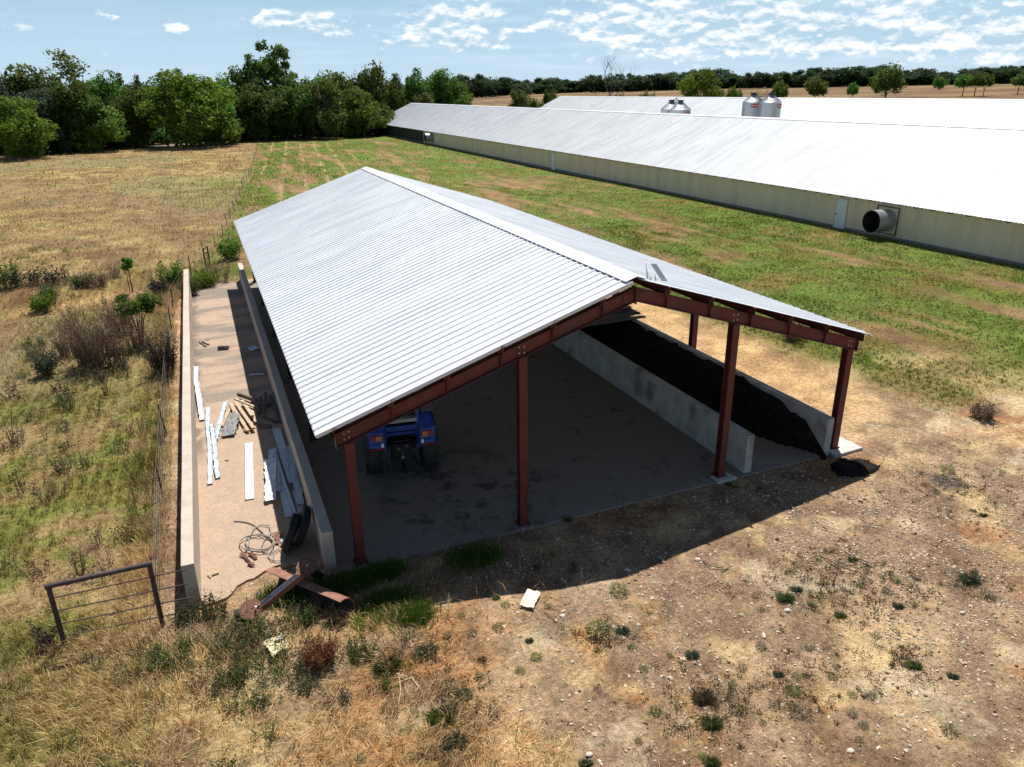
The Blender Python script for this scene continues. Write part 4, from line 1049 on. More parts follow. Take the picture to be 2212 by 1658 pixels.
for key, px, top, dist, w, mt, lab, cat in FT:
    p = at_dist(px, dist); put_tree(key, p, max(Hpx(p, top), 1.5), Wpx(p, w), lab, None, cat, mat=mt, cat=cat)
# bare dead tree
def dead_tree():
    p = at_dist(1318, 225); rs = random.Random(8); H = Hpx(p, 128); e = empty('dead_tree', p); tag(e, 'bare leafless dead tree standing behind the farther poultry house roof', 'tree')
    mb = MB(); br = MB()
    mb.tube([(0, 0, -.3), (.1, 0, H * .2), (-.1, .1, H * .42)], [.32, .24, .17], 7); mb.build('trunk', M_deadbark, e)
    def grow(a, d, L, r, lev):
        b = a + d * L; q = a.lerp(b, .5) + Vector((rs.uniform(-.1, .1), rs.uniform(-.1, .1), rs.uniform(-.05, .1))) * L; br.tube([a, q, b], [r, r * .75, r * .45], 5, cap=False)
        if lev == 0: return
        for k in range(3 if lev > 1 else 2):
            nd = (d + Vector((rs.uniform(-.8, .8), rs.uniform(-.8, .8), rs.uniform(-.1, .55)))).normalized(); grow(a.lerp(b, rs.uniform(.55, 1)), nd, L * rs.uniform(.55, .8), r * .5, lev - 1)
    for (dx, dz, L, h) in ((-.35, 1, .34, .42), (.05, 1, .36, .42), (.75, .75, .34, .32), (-.9, .35, .26, .24), (.95, .25, .28, .2), (.45, 1, .3, .4)):
        grow(Vector((0, .05, H * h)), Vector((dx * .93, dx * -.37, dz)).normalized(), H * L, .11, 3)
    br.build('branch', M_deadbark, e)
dead_tree()
for px, top, d in ((1914, 134, 640), (2075, 137, 640)):
    p = at_dist(px - (1 if px < 2000 else 0), d); h = Hpx(p, top); mb = MB(); mb.tube([(0, 0, -1), (0, 0, h)], [.14, .08], 6); mb.bar((-.9, .3, h - .5), (.9, -.3, h - .5), .1, .14)
    for k in (-.8, .8): mb.tube([(k, -k / 3, h - .5), (k, -k / 3, h - .2)], .05, 5)
    o = mb.build('utility_pole', M_pole); o.location = p; tag(o, 'utility pole rising over the treeline, ' + ('behind the largest lone tree' if px < 2000 else 'left of the field clump'), 'pole')

# ---------------------------------------------------------------- things on and around the shed
def Z4(x, y, dz=0.0): return G((400 + x * .3015) * .83756, (650 + y * .3015) * .83756, dz, True)
def Z5(x, y, dz=0.0, slab=True): return G((400 + x * .3015) * .83756, (1100 + y * .3015) * .83756, dz, slab)
def channel(name, pts, w, lip, mat, label, group=None, cat='sheet metal', crumple=0.0, seed=1, lip2=None, nsub=10, mid=0.0):
    """folded tin strip: floor w wide with upturned lips, run along pts"""
    rs = np.random.RandomState(seed); lip2 = lip if lip2 is None else lip2
    pts = [Vector(p) for p in pts]; c = sum(pts, Vector()) / len(pts); fine = []
    for a, b in zip(pts[:-1], pts[1:]):
        for k in range(nsub): fine.append(a.lerp(b, k / nsub))
    fine.append(pts[-1]); V = []; F = []
    prof = [(-w / 2 - .01, lip), (-w / 2, 0), (-w * .12, mid), (w * .12, mid), (w / 2, 0), (w / 2 + .01, lip2)]; n = len(prof)
    for i, p in enumerate(fine):
        d = (fine[min(i + 1, len(fine) - 1)] - fine[max(i - 1, 0)]).normalized(); r = d.cross(Vector((0, 0, 1))).normalized(); u = r.cross(d)
        for (a, b) in prof:
            j = Vector(rs.normal(size=3)) * crumple; j.z = abs(j.z); V.append(tuple(p + r * a + u * (b + .01) + j - c))
        if i: F += [((i - 1) * n + k, i * n + k, i * n + k + 1, (i - 1) * n + k + 1) for k in range(n - 1)]
    o = np_mesh(name, np.array(V), np.array(F), mat); o.location = c
    s = o.modifiers.new('thickness', 'SOLIDIFY'); s.thickness = .006; s.offset = 0
    tag(o, label, cat, group); return o
def board(a, b, w, h, mat, label, group, name='board', cat='board', lift=0.0, mb2=None, tilt=0.0):
    a = Vector(a); b = Vector(b); a.z += h / 2 + lift; b.z += h / 2 + lift; c = (a + b) / 2; mb = MB()
    up = Vector((tilt, 0, 1)); mb.bar(a - c, b - c, w, h, up); o = mb.build(name, mat, bevel=.005); o.location = c; tag(o, label, cat, group); return o

def debris():
    W1 = 'strips of old tin lying beside the outer concrete wall'
    channel('tin_strip', [Z4(352, 985, .05), Z4(350, 1110, .12), Z4(375, 1230, .1), Z4(405, 1440, .04)], .13, .06, M_tin, 'crumpled white tin strip leaning along the sunlit outer wall, farthest up the bay', W1, crumple=.010, seed=3)
    channel('tin_strip', [Z4(455, 1335, .03), Z4(452, 1480, .05), Z5(472, 200, .05), Z5(474, 495, .03)], .12, .08, M_tinblue, 'long bluish tin gutter strip, end cut square, nearest the outer wall', W1, lip2=.03, seed=4, crumple=.005)
    channel('tin_strip', [Z4(604, 1285, .06), Z4(560, 1440, .05), Z4(517, 1610, .05)], .12, .03, M_tinblue, 'slanting tin strip running up to the lumber pile', W1, seed=5, crumple=.006)
    channel('tin_strip', [Z4(482, 1480, .1), Z4(500, 1560, .08), Z5(515, 240, .05), Z5(540, 445, .03)], .10, .05, M_tinblue, 'bent tin strip between the gutter strip and the slanting one', W1, seed=6, crumple=.012)
    channel('roof_flashing', [Z5(802, 145, .02), Z5(806, 400, .02), Z5(812, 625, .02)], .19, .035, M_tin, 'straight white flashing panel lying alone in the sun', None, seed=7)
    W2 = 'sheets of old tin lying along the inner wall'
    channel('tin_sheet', [Z5(985, 285, .1), Z5(988, 480, .14), Z5(985, 640, .08)], .26, .02, M_tin, 'crumpled white tin sheet half in sun and half in shade', W2, crumple=.014, seed=8)
    channel('tin_sheet', [Z5(1000, 200, .04), Z5(1030, 420, .05), Z5(1045, 560, .05)], .2, .01, M_tinblue, 'tin sheet lying under the crumpled white one', W2, crumple=.008, seed=18)
    channel('tin_sheet', [Z5(1035, 25, .05), Z5(1110, 270, .14), Z5(1180, 480, .16)], .21, .05, M_tinblue, 'bluish tin trough in the shade, topmost against the inner wall', W2, seed=9, lip2=.09)
    channel('tin_sheet', [Z5(1125, 180, .12), Z5(1190, 420, .16), Z5(1245, 670, .1)], .15, .08, M_tinblue, 'rolled tin piece closest to the inner wall', W2, seed=10, crumple=.01)
    channel('tin_sheet', [Z5(1070, 450, .02), Z5(1110, 620, .03), Z5(1145, 775, .02)], .16, .02, M_tinblue, 'flat grey tin panel ending beside the tyres', W2, seed=11)
    channel('tin_sheet', [Z5(1020, 190, .03), Z5(1110, 500, .05), Z5(1205, 775, .03)], .05, .035, M_tin, 'thin tin angle trim lying on the flat grey panel', W2, seed=12)
    channel('tin_sheet', [Z5(1200, 560, .04), Z5(1235, 680, .04), Z5(1265, 775, .03)], .13, .03, M_tinblue, 'short tin end piece just above the tyres', W2, seed=13)
    channel('tin_sheet', [Z4(803, 1056, .01), Z4(932, 1048, .01)], .14, .012, M_tinblue, 'short tin panel lying crosswise in the shade of the eave', None, seed=14)
    # lumber pile
    LP = 'pile of old lumber in the side bay'
    spec = [((650, 1330), (572, 1505), .10, .05, .02, M_wood), ((642, 1322), (715, 1450), .09, .05, .07, M_wood), ((655, 1330), (798, 1555), .10, .06, .05, M_wood), ((695, 1325), (848, 1545), .11, .06, .1, M_wood), ((748, 1312), (838, 1445), .11, .06, .13, M_wood),
            ((690, 1305), (860, 1375), .08, .05, .17, M_wood), ((716, 1252), (872, 1305), .10, .12, .08, M_wooddark), ((760, 1420), (772, 1545), .08, .05, .02, M_wood), ((820, 1340), (866, 1480), .1, .05, .06, M_wood)]
    nm = ['sunlit board slanting left at the pile edge', 'short sunlit board crossing the middle of the pile', 'long pale board running to the near end of the pile', 'longest pale board with a round dark end', 'pale board high on the pile', 'board lying crosswise on top of the pile',
          'dark thick beam at the far side of the pile', 'short board stub at the near left of the pile', 'board at the border of sun and shade']
    for (a, b, w, h, l, mt), nme in zip(spec, nm): board(Z4(*a), Z4(*b), w, h, mt, nme, LP, lift=l, tilt=.1)
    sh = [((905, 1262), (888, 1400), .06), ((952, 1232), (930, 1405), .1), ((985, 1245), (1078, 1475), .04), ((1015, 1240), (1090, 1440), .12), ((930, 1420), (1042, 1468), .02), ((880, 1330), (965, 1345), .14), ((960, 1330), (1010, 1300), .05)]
    for a, b, l in sh: board(Z4(*a), Z4(*b), .09, .05, M_wooddark, 'old board in the shaded half of the lumber pile, shade put into its dark colour', 'shaded boards of the lumber pile', lift=l)  # darker wood than the sunlit boards: eave shade put into the colour
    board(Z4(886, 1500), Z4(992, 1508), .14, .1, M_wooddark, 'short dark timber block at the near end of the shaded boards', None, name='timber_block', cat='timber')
    # grey tarp on the pile
    def sheet(name, quad, mat, label, cat, h=.03, seed=1, group=None, n=12, edge=.03):
        rs = np.random.RandomState(seed); q = [Vector(p) for p in quad]; c = sum(q, Vector()) / 4; V = []
        for i in range(n + 1):
            for j in range(n + 1):
                u, v = i / n, j / n; p = q[0].lerp(q[1], u).lerp(q[3].lerp(q[2], u), v)
                e = edge * ((i in (0, n)) or (j in (0, n)))
                V.append((p.x - c.x + rs.normal() * e, p.y - c.y + rs.normal() * e, p.z - c.z + h * (float(fbm(u * 4 + seed, v * 4, seed)) * 1.6) + .012))
        F = [(i * (n + 1) + j, (i + 1) * (n + 1) + j, (i + 1) * (n + 1) + j + 1, i * (n + 1) + j + 1) for i in range(n) for j in range(n)]
        o = np_mesh(name, np.array(V), np.array(F), mat); o.location = c; s = o.modifiers.new('thickness', 'SOLIDIFY'); s.thickness = .008; s.offset = 0; tag(o, label, cat, group); return o
    sheet('tarp', [Z4(660, 1385, .16), Z4(730, 1410, .18), Z4(682, 1580, .03), Z4(556, 1595, .02)], M_tarp, 'rumpled grey tarp hanging over the near side of the lumber pile', 'tarp', .09, 3)
    sheet('plastic_sheet', [Z4(792, 832), Z4(850, 815), Z4(892, 836), Z4(832, 860)], M_tinblue, 'crumpled pale plastic sheet in the shade farther up the bay', 'plastic sheet', .06, 5)
    sheet('rust_plate', [Z5(730, 1105), Z5(765, 1100), Z5(842, 1205), Z5(815, 1195)], M_rust, 'long torn rusty plate below the hose coil', 'scrap metal', .05, 6)
    sheet('rust_plate', [Z5(800, 1100), Z5(830, 1100), Z5(872, 1135), Z5(850, 1140)], M_rust, 'small bent rusty plate right of the long torn one', 'scrap metal', .04, 7)
    sheet('flat_stone', [Z5(1030, 930), Z5(1065, 930), Z5(1068, 1010), Z5(1040, 1005)], M_rustworn, 'flat pinkish slab piece between the hose and the tyres', 'stone', .04, 8)
    p = [G(*q, dz=.02) for q in ((1140, 1277), (1168, 1285), (1152, 1319), (1122, 1312))]
    sheet('paper_sack', p, M_bag, 'torn cream paper sack lying on the dirt at the edge of the shed shadow', 'paper sack', .05, 9, edge=.006, n=9)
    p = [G(*q, dz=.08) for q in ((570, 1395), (612, 1378), (625, 1402), (590, 1425))]
    sheet('feed_sack', p, M_card, 'pale yellow crumpled sack in the weeds below the rusty blade', 'sack', .07, 10, edge=.006, n=9)
    p = [G(*q, dz=.14) for q in ((592, 1384), (612, 1376), (616, 1381), (598, 1390))]
    sheet('paper_scrap', p, M_bag, 'small white scrap on the upper edge of the pale yellow sack', 'paper', .05, 11, edge=.01)
    # dark crate and sticks
    a = Z4(540, 838); b = Z4(632, 832); mb = MB(); c = (a + b) / 2; d = (b - a) / 2
    mb.bar((-d.x, -d.y, .07), (d.x, d.y, .07), .17, .13); mb.bar((-d.x * .96, -d.y * .96, .14), (d.x * .96, d.y * .96, .14), .09, .03)
    o = mb.build('dark_block', M_wooddark, bevel=.012); o.location = c; tag(o, 'black oblong block lying in the sun, middle of the side bay', 'timber')
    board(Z4(378, 776), Z4(436, 816), .06, .05, M_wooddark, 'left dark stick of the two near the outer wall', None, 'stick', 'stick')
    board(Z4(402, 772), Z4(460, 800), .07, .05, M_wooddark, 'right dark stick of the two near the outer wall', None, 'stick', 'stick')
    board(Z4(430, 758), Z4(470, 756), .03, .02, M_twig, 'tiny curled stick beyond the two dark sticks', None, 'stick', 'stick')
    board(Z5(450, 1280), Z5(475, 1305), .03, .02, M_wooddark, 'tiny dark stick at the front edge of the bay floor', None, 'stick', 'stick')
    board(Z5(485, 1283), Z5(545, 1262), .05, .025, M_twig, 'brown wood chip at the front edge of the bay floor', None, 'stick', 'stick')
    board(Z5(598, 296), Z5(632, 296), .05, .02, M_wooddark, 'small dark scrap on the floor beside the bent tin strip', None, 'stick', 'stick')
    # hose
    def hp(cx, cy, rx, ry, a0, a1, n, z):
        return [Z5(cx + rx * math.cos(a0 + (a1 - a0) * i / n), cy + ry * math.sin(a0 + (a1 - a0) * i / n), z + .03 * abs(math.sin(i * 1.3))) for i in range(n + 1)]
    pts = [Z5(672, 812, .02), Z5(740, 814, .02), Z5(800, 826, .02), Z5(850, 848, .02), Z5(900, 890, .03), Z5(960, 950, .04)]
    pts += hp(890, 990, 118, 66, -.5, 5.6, 26, .03) + hp(870, 1000, 148, 70, -.7, 5.5, 26, .05) + [Z5(990, 900, .05), Z5(975, 850, .04), Z5(900, 842, .04), Z5(840, 880, .04), Z5(808, 950, .05), Z5(800, 1020, .06), Z5(770, 1075, .05)]
    mb = MB(); c0 = Vector(pts[0]); mb.tube([p - c0 for p in pts], .014, 7); o = mb.build('hose', M_hose, smooth=True); o.location = c0; tag(o, 'grey hose lying in loose coils on the bay floor', 'hose')
    pts = [Z5(1100, 905, .12), Z5(1040, 905, .05), Z5(980, 920, .04), Z5(930, 980, .04), Z5(905, 1040, .04), Z5(930, 1080, .03), Z5(1000, 1085, .04), Z5(1060, 1050, .05)] + hp(1040, 1105, 72, 48, -1.2, 4.4, 18, .02) + [Z5(1010, 1160, .02)]
    mb = MB(); c0 = Vector(pts[0]); mb.tube([p - c0 for p in pts], .012, 7); o = mb.build('hose', M_hose, smooth=True); o.location = c0; tag(o, 'thin grey hose looping from the tyres to the rusty blade', 'hose')
    # tyres leaning on the inner wall
    def tyre(loc, rz, tilt, r, w, label):
        mb = MB(); prof = [(r * .58, -w * .36), (r * .62, -w * .45), (r * .8, -w * .5), (r * .94, -w * .42), (r, -w * .3), (r, w * .3), (r * .94, w * .42), (r * .8, w * .5), (r * .62, w * .45), (r * .58, w * .36), (r * .6, w * .3), (r * .85, 0), (r * .6, -w * .3), (r * .58, -w * .36)]
        mb.lathe(prof, 36, 'x'); 
        for k in range(24): a = 2 * math.pi * k / 24; mb.bar((-w * .3, math.cos(a) * r, math.sin(a) * r), (w * .3, math.cos(a + .1) * r, math.sin(a + .1) * r), .03, .018, (0, math.cos(a), math.sin(a)))
        o = mb.build('old_tyre', M_rubber); o.location = loc; o.rotation_euler = (0, tilt, rz); tag(o, label, 'tyre'); return o
    q = Z5(1185, 1075); tyre(q + Vector((.0, .14, .42)), R(-16), R(22), .43, .20, 'front black tyre leaning beside the hose coil')
    q = Z5(1300, 1020); tyre(q + Vector((-.05, .16, .44)), R(-8), R(24), .45, .21, 'rear black tyre propped against the inner concrete wall')
    # jug
    q = Z5(1085, 1010); mb = MB(); mb.lathe([(0, 0), (.065, 0), (.075, .03), (.075, .15), (.03, .21), (.03, .25), (0, .25)], 18); mb.tube([(.05, 0, .2), (.1, 0, .17), (.085, 0, .1)], .012, 6)
    o = mb.build('plastic_jug', M_jug, smooth=True); o.location = q + Vector((0, 0, .075)); o.rotation_euler = (R(90), 0, R(40)); tag(o, 'small white plastic jug lying in front of the tyres', 'jug')
debris()

def blade_implement():
    a = Z5(955, 1222, .56, False); b = Z5(1600, 1490, .54, False); O = Vector((a.x, a.y, float(T(a.x, a.y))))
    e = empty('grader_blade', O); tag(e, 'rusty tractor grader blade with a bolted beam and pivot discs, dumped in the weeds', 'farm implement')
    def put(o): o.parent = e; o.matrix_parent_inverse = Matrix.Translation(-O); return o
    d = (b - a).normalized(); s = d.cross(Vector((0, 0, 1))).normalized(); u = Vector((0, 0, 1))
    # curved mouldboard, convex side up
    N = 14; V = []; F = []; th = .022
    A0, A1, r = R(80), R(238), .30; c = -u * .30
    for k, (off) in enumerate((0, -th)):
        for t in range(N + 1):
            an = A0 + (A1 - A0) * t / N
            for p in (a, b): V.append(tuple(p + c + s * math.cos(an) * (r + off) + u * math.sin(an) * (r + off)))
    M2 = (N + 1) * 2
    for t in range(N): F += [(2 * t, 2 * t + 1, 2 * t + 3, 2 * t + 2), (M2 + 2 * t + 2, M2 + 2 * t + 3, M2 + 2 * t + 1, M2 + 2 * t)]
    for t in range(N):
        for e_ in (0, 1): F.append((2 * t + e_, 2 * t + 2 + e_, M2 + 2 * t + 2 + e_, M2 + 2 * t + e_))
    F += [(0, 1, M2 + 1, M2), (2 * N, 2 * N + 1, M2 + 2 * N + 1, M2 + 2 * N)]
    mb = MB(); mb.add(V, F)
    for i in range(len(F)):
        if 1 <= i < 2 * N and i % 2 == 1: mb.m[i] = 1  # inner faces darkened: shade of the hollow put into their colour
    put(mb.build('mouldboard', [M_rustworn, M_darksteel]))
    # cutting edge bolted on the lower lip
    mb = MB(); p0 = a + c + (s * math.cos(A1) + u * math.sin(A1)) * r; p1 = p0 + (b - a); mb.bar(p0 - u * .04, p1 - u * .04, .02, .13); put(mb.build('cutting_edge', M_darksteel))
    # worn pale paint patch on the board
    V = []; F = []
    for t in range(7):
        an = R(84) + R(30) * t / 6
        for f in (.62, .90): f2 = f + .015 * math.sin(t * 2.1); p = a.lerp(b, f2); V.append(tuple(p + c + s * math.cos(an) * (r + .003) + u * math.sin(an) * (r + .003)))
    for t in range(6): F.append((2 * t, 2 * t + 1, 2 * t + 3, 2 * t + 2))
    # beam
    t0 = Z5(1255, 1265, .70, False); t1 = Z5(895, 1560, .40, False)
    mb = MB(); mb.bar(t0, t1, .13, .13); put(mb.build('beam', M_rust))
    mb = MB(); dd = (t1 - t0); mb.bar(t0 + dd * .12 + u * .069, t0 + dd * .97 + u * .069, .10, .012); put(mb.build('beam_plate', M_bluesteel))
    def disc(cn, r, tilt, n=28, notch=0, hole=0):
        m_ = MB(); vs = []
        for k in range(n): an = 2 * math.pi * k / n; rr_ = r * ((.72 + .2 * ((k % 2))) if notch and (k >= n - notch) else 1.0); vs.append(Vector((math.cos(an) * rr_, math.sin(an) * rr_, 0)))
        q = Vector(tilt).normalized().to_track_quat('Z', 'Y'); m_.prism([cn + q @ v for v in vs], q @ Vector((0, 0, .025)))
        o = m_.build('pivot_disc', M_rust)
        h = MB()
        for k in range(n):
            if notch and k >= n - notch: continue
            an = 2 * math.pi * (k + .5) / n; p = cn + q @ Vector((math.cos(an) * r * .9, math.sin(an) * r * .9, .0262)); h.prism([p + q @ Vector((math.cos(j) * .011, math.sin(j) * .011, 0)) for j in (0, 1.05, 2.1, 3.14, 4.19, 5.24)], q @ Vector((0, 0, .002)))
        put(o); ho = h.build('bolt_hole', M_darksteel); ho.parent = o
        return o
    disc(Z5(822, 1572, .42, False), .215, (-.15, -.5, 1), notch=5); disc(Z5(1300, 1200, .76, False), .20, (.05, -.35, 1))
    mb = MB(); mb.bar(Z5(1225, 1275, .74, False), Z5(1215, 1205, .74, False), .05, .03); q_ = Z5(1300, 1215, .74, False); mb.bar(q_ - u * .42, q_, .09, .09, (0, 1, 0)); put(mb.build('bracket', M_rust))
    mb = MB(); mb.bar(Z5(870, 1540, .47, False), Z5(905, 1530, .46, False), .06, .05); put(mb.build('bracket', M_rust))
    mb = MB(); mb.bar(Z5(685, 1625, .22, False), Z5(770, 1590, .26, False), .14, .16); mb.bar(Z5(700, 1640, .12, False), Z5(790, 1660, .2, False), .05, .12); put(mb.build('hitch_block', M_darksteel))
    mb = MB(); mb.bar(Z5(1330, 1230, .35, False), Z5(1430, 1300, .18, False), .04, .22); put(mb.build('skid_plate', M_darksteel))
    for q in ((1300, 1195, .80), (862, 1552, .475)): mb = MB(); p = Z5(*q, False); mb.lathe([(0, 0), (.022, 0), (.022, .03), (0, .035)], 10, 'z', p); put(mb.build('bolt', M_bolt))
blade_implement()

def gate_brace():
    a = G(140, 1393); b = G(352, 1352); z = lambda p: float(T(p.x, p.y))
    e = empty('pipe_brace', (a.x, a.y, z(a))); O = Vector(e.location); tag(e, 'dark welded pipe fence brace with thin rods, left of the outer concrete wall', 'fence')
    def put(o): o.parent = e; o.matrix_parent_inverse = Matrix.Translation(-O); return o
    H1 = Hpx(a, 1267); H2 = Hpx(b, 1219); ta = Vector((a.x, a.y, z(a) + H1)); tb = Vector((b.x, b.y, z(b) + H2))
    for p, t in ((a, ta), (b, tb)): mb = MB(); mb.tube([Vector((p.x, p.y, z(p) - .3)), t - Vector((0, 0, .02))], .045, 12); put(mb.build('post', M_pipe, smooth=False))
    mb = MB(); d = (tb - ta).normalized(); mb.tube([ta - d * .05, tb + d * .05], .05, 12); put(mb.build('top_rail', M_pipe))
    end = Vector((-3.32, b.y + .03, 0))
    for f in (.80, .58, .36, .15):
        p0 = Vector((a.x, a.y, z(a) + H1 * f)); p1 = Vector((b.x, b.y, z(b) + H2 * f)); dd = (p1 - p0).normalized()
        mb = MB(); mb.tube([p0, p1, p1 + dd * (.62 - .04 * (1 - f))], .013, 7); put(mb.build('rod', M_pipe))
gate_brace()

def fence():
    ys = [5.05, 9.08, 13.27, 17.0, 20.8, 24.6, 28.2, 31.5, 35.5, 39.5, 43.5, 48, 52.5, 57, 62, 67, 72, 77, 82, 88, 94, 100, 107, 114, 121, 128, 135, 142, 149]
    lean = random.Random(3); posts = []
    mb = MB(); mb.box(-.022, .022, -.004, .004, -.4, 1.12); mb.box(-.004, .004, .004, .035, -.4, 1.12)
    for k in range(9): mb.box(-.012, .012, -.012, -.004, .15 + k * .1, .17 + k * .1)
    pm = mb.build('t_post', M_tpost); me = pm.data; bpy.data.objects.remove(pm)
    for i, y in enumerate(ys):
        x = float(fence_x(y)); p = Vector((x, y, float(T(x, y)))); posts.append(p)
        o = bpy.data.objects.new('t_post', me); COL.objects.link(o); o.location = p; o.rotation_euler = (R(lean.uniform(-4, 4)), R(lean.uniform(-5, 5)), lean.uniform(0, 3)); s = 1.0; o.scale = (1, 1, lean.uniform(.7, 1.0))
        tag(o, ['rusty steel T-post nearest the pipe brace', 'second rusty steel T-post from the pipe brace', 'third rusty steel T-post from the pipe brace'][i] if i < 3 else 'rusty steel T-post farther along the wire fence line', 'fence post', 'steel posts of the wire fence')
    mb = MB(); st = Vector((-3.98, .0, float(T(-3.98, 0))))
    allp = [st] + posts
    for h in (.12, .3, .5, .72, .95):
        mb.tube([p + Vector((-.03, 0, h)) for p in allp], .0045, 4)
    for i in range(120):
        y = .1 + i * .16
        if y > 19: break
        x = float(fence_x(y)) - .03; z = float(T(x, y)); mb.tube([(x, y, z + .1), (x, y, z + .95)], .0028, 3)
    o = mb.build('wire_fence', M_wire); tag(o, 'woven wire fence running from beside the outer concrete wall to the wood', 'fence')
    # small old gate panel standing in the fence line
    p = G(450, 580); e = empty('small_gate', p, R(70)); tag(e, 'small dark gate panel in the fence line beyond the outer wall', 'gate')
    mb = MB()
    for x in (-.35, .35): mb.bar((x, 0, -.1), (x, 0, 1.25), .07, .07, (0, 1, 0))
    mb.build('upright', M_tpost, e); mb = MB()
    for z in (.2, .55, .9, 1.2): mb.bar((-.315, 0, z), (.315, 0, z), .035, .05)
    mb.build('rail', M_tpost, e)
fence()

def board_stack():
    rs = random.Random(9); g = 'old boards stacked across the two right walls'
    zt = 1.083 + slab_z(12.7)
    for lay in range(3):
        for k in range(7 - lay):
            y = 9.98 + k * .29 + rs.uniform(-.04, .04) + lay * .12; a = Vector((9.9 + rs.uniform(-.3, .2) + .1 * k, y, zt + .012 + lay * .05)); b = Vector((13.15 + rs.uniform(-.2, .15), y + rs.uniform(-.15, .15) , zt + .012 + lay * .05))
            mb = MB(); c = (a + b) / 2; mb.bar(a - c, b - c, .20, .042); o = mb.build('board', M_wooddark, bevel=.004); o.location = c + Vector((0, 0, .02)); tag(o, 'weathered grey board in the stack laid across the two right walls', 'board', g)
    mb = MB(); mb.box(-.14, .14, -.14, .14, 0, .30); mb.box(-.11, .11, -.11, .11, .30, .315); o = mb.build('timber_block', M_wooddark, bevel=.012); o.location = (12.75, 11.0, zt + .2); tag(o, 'square dark timber block on top of the board stack', 'timber')
board_stack()

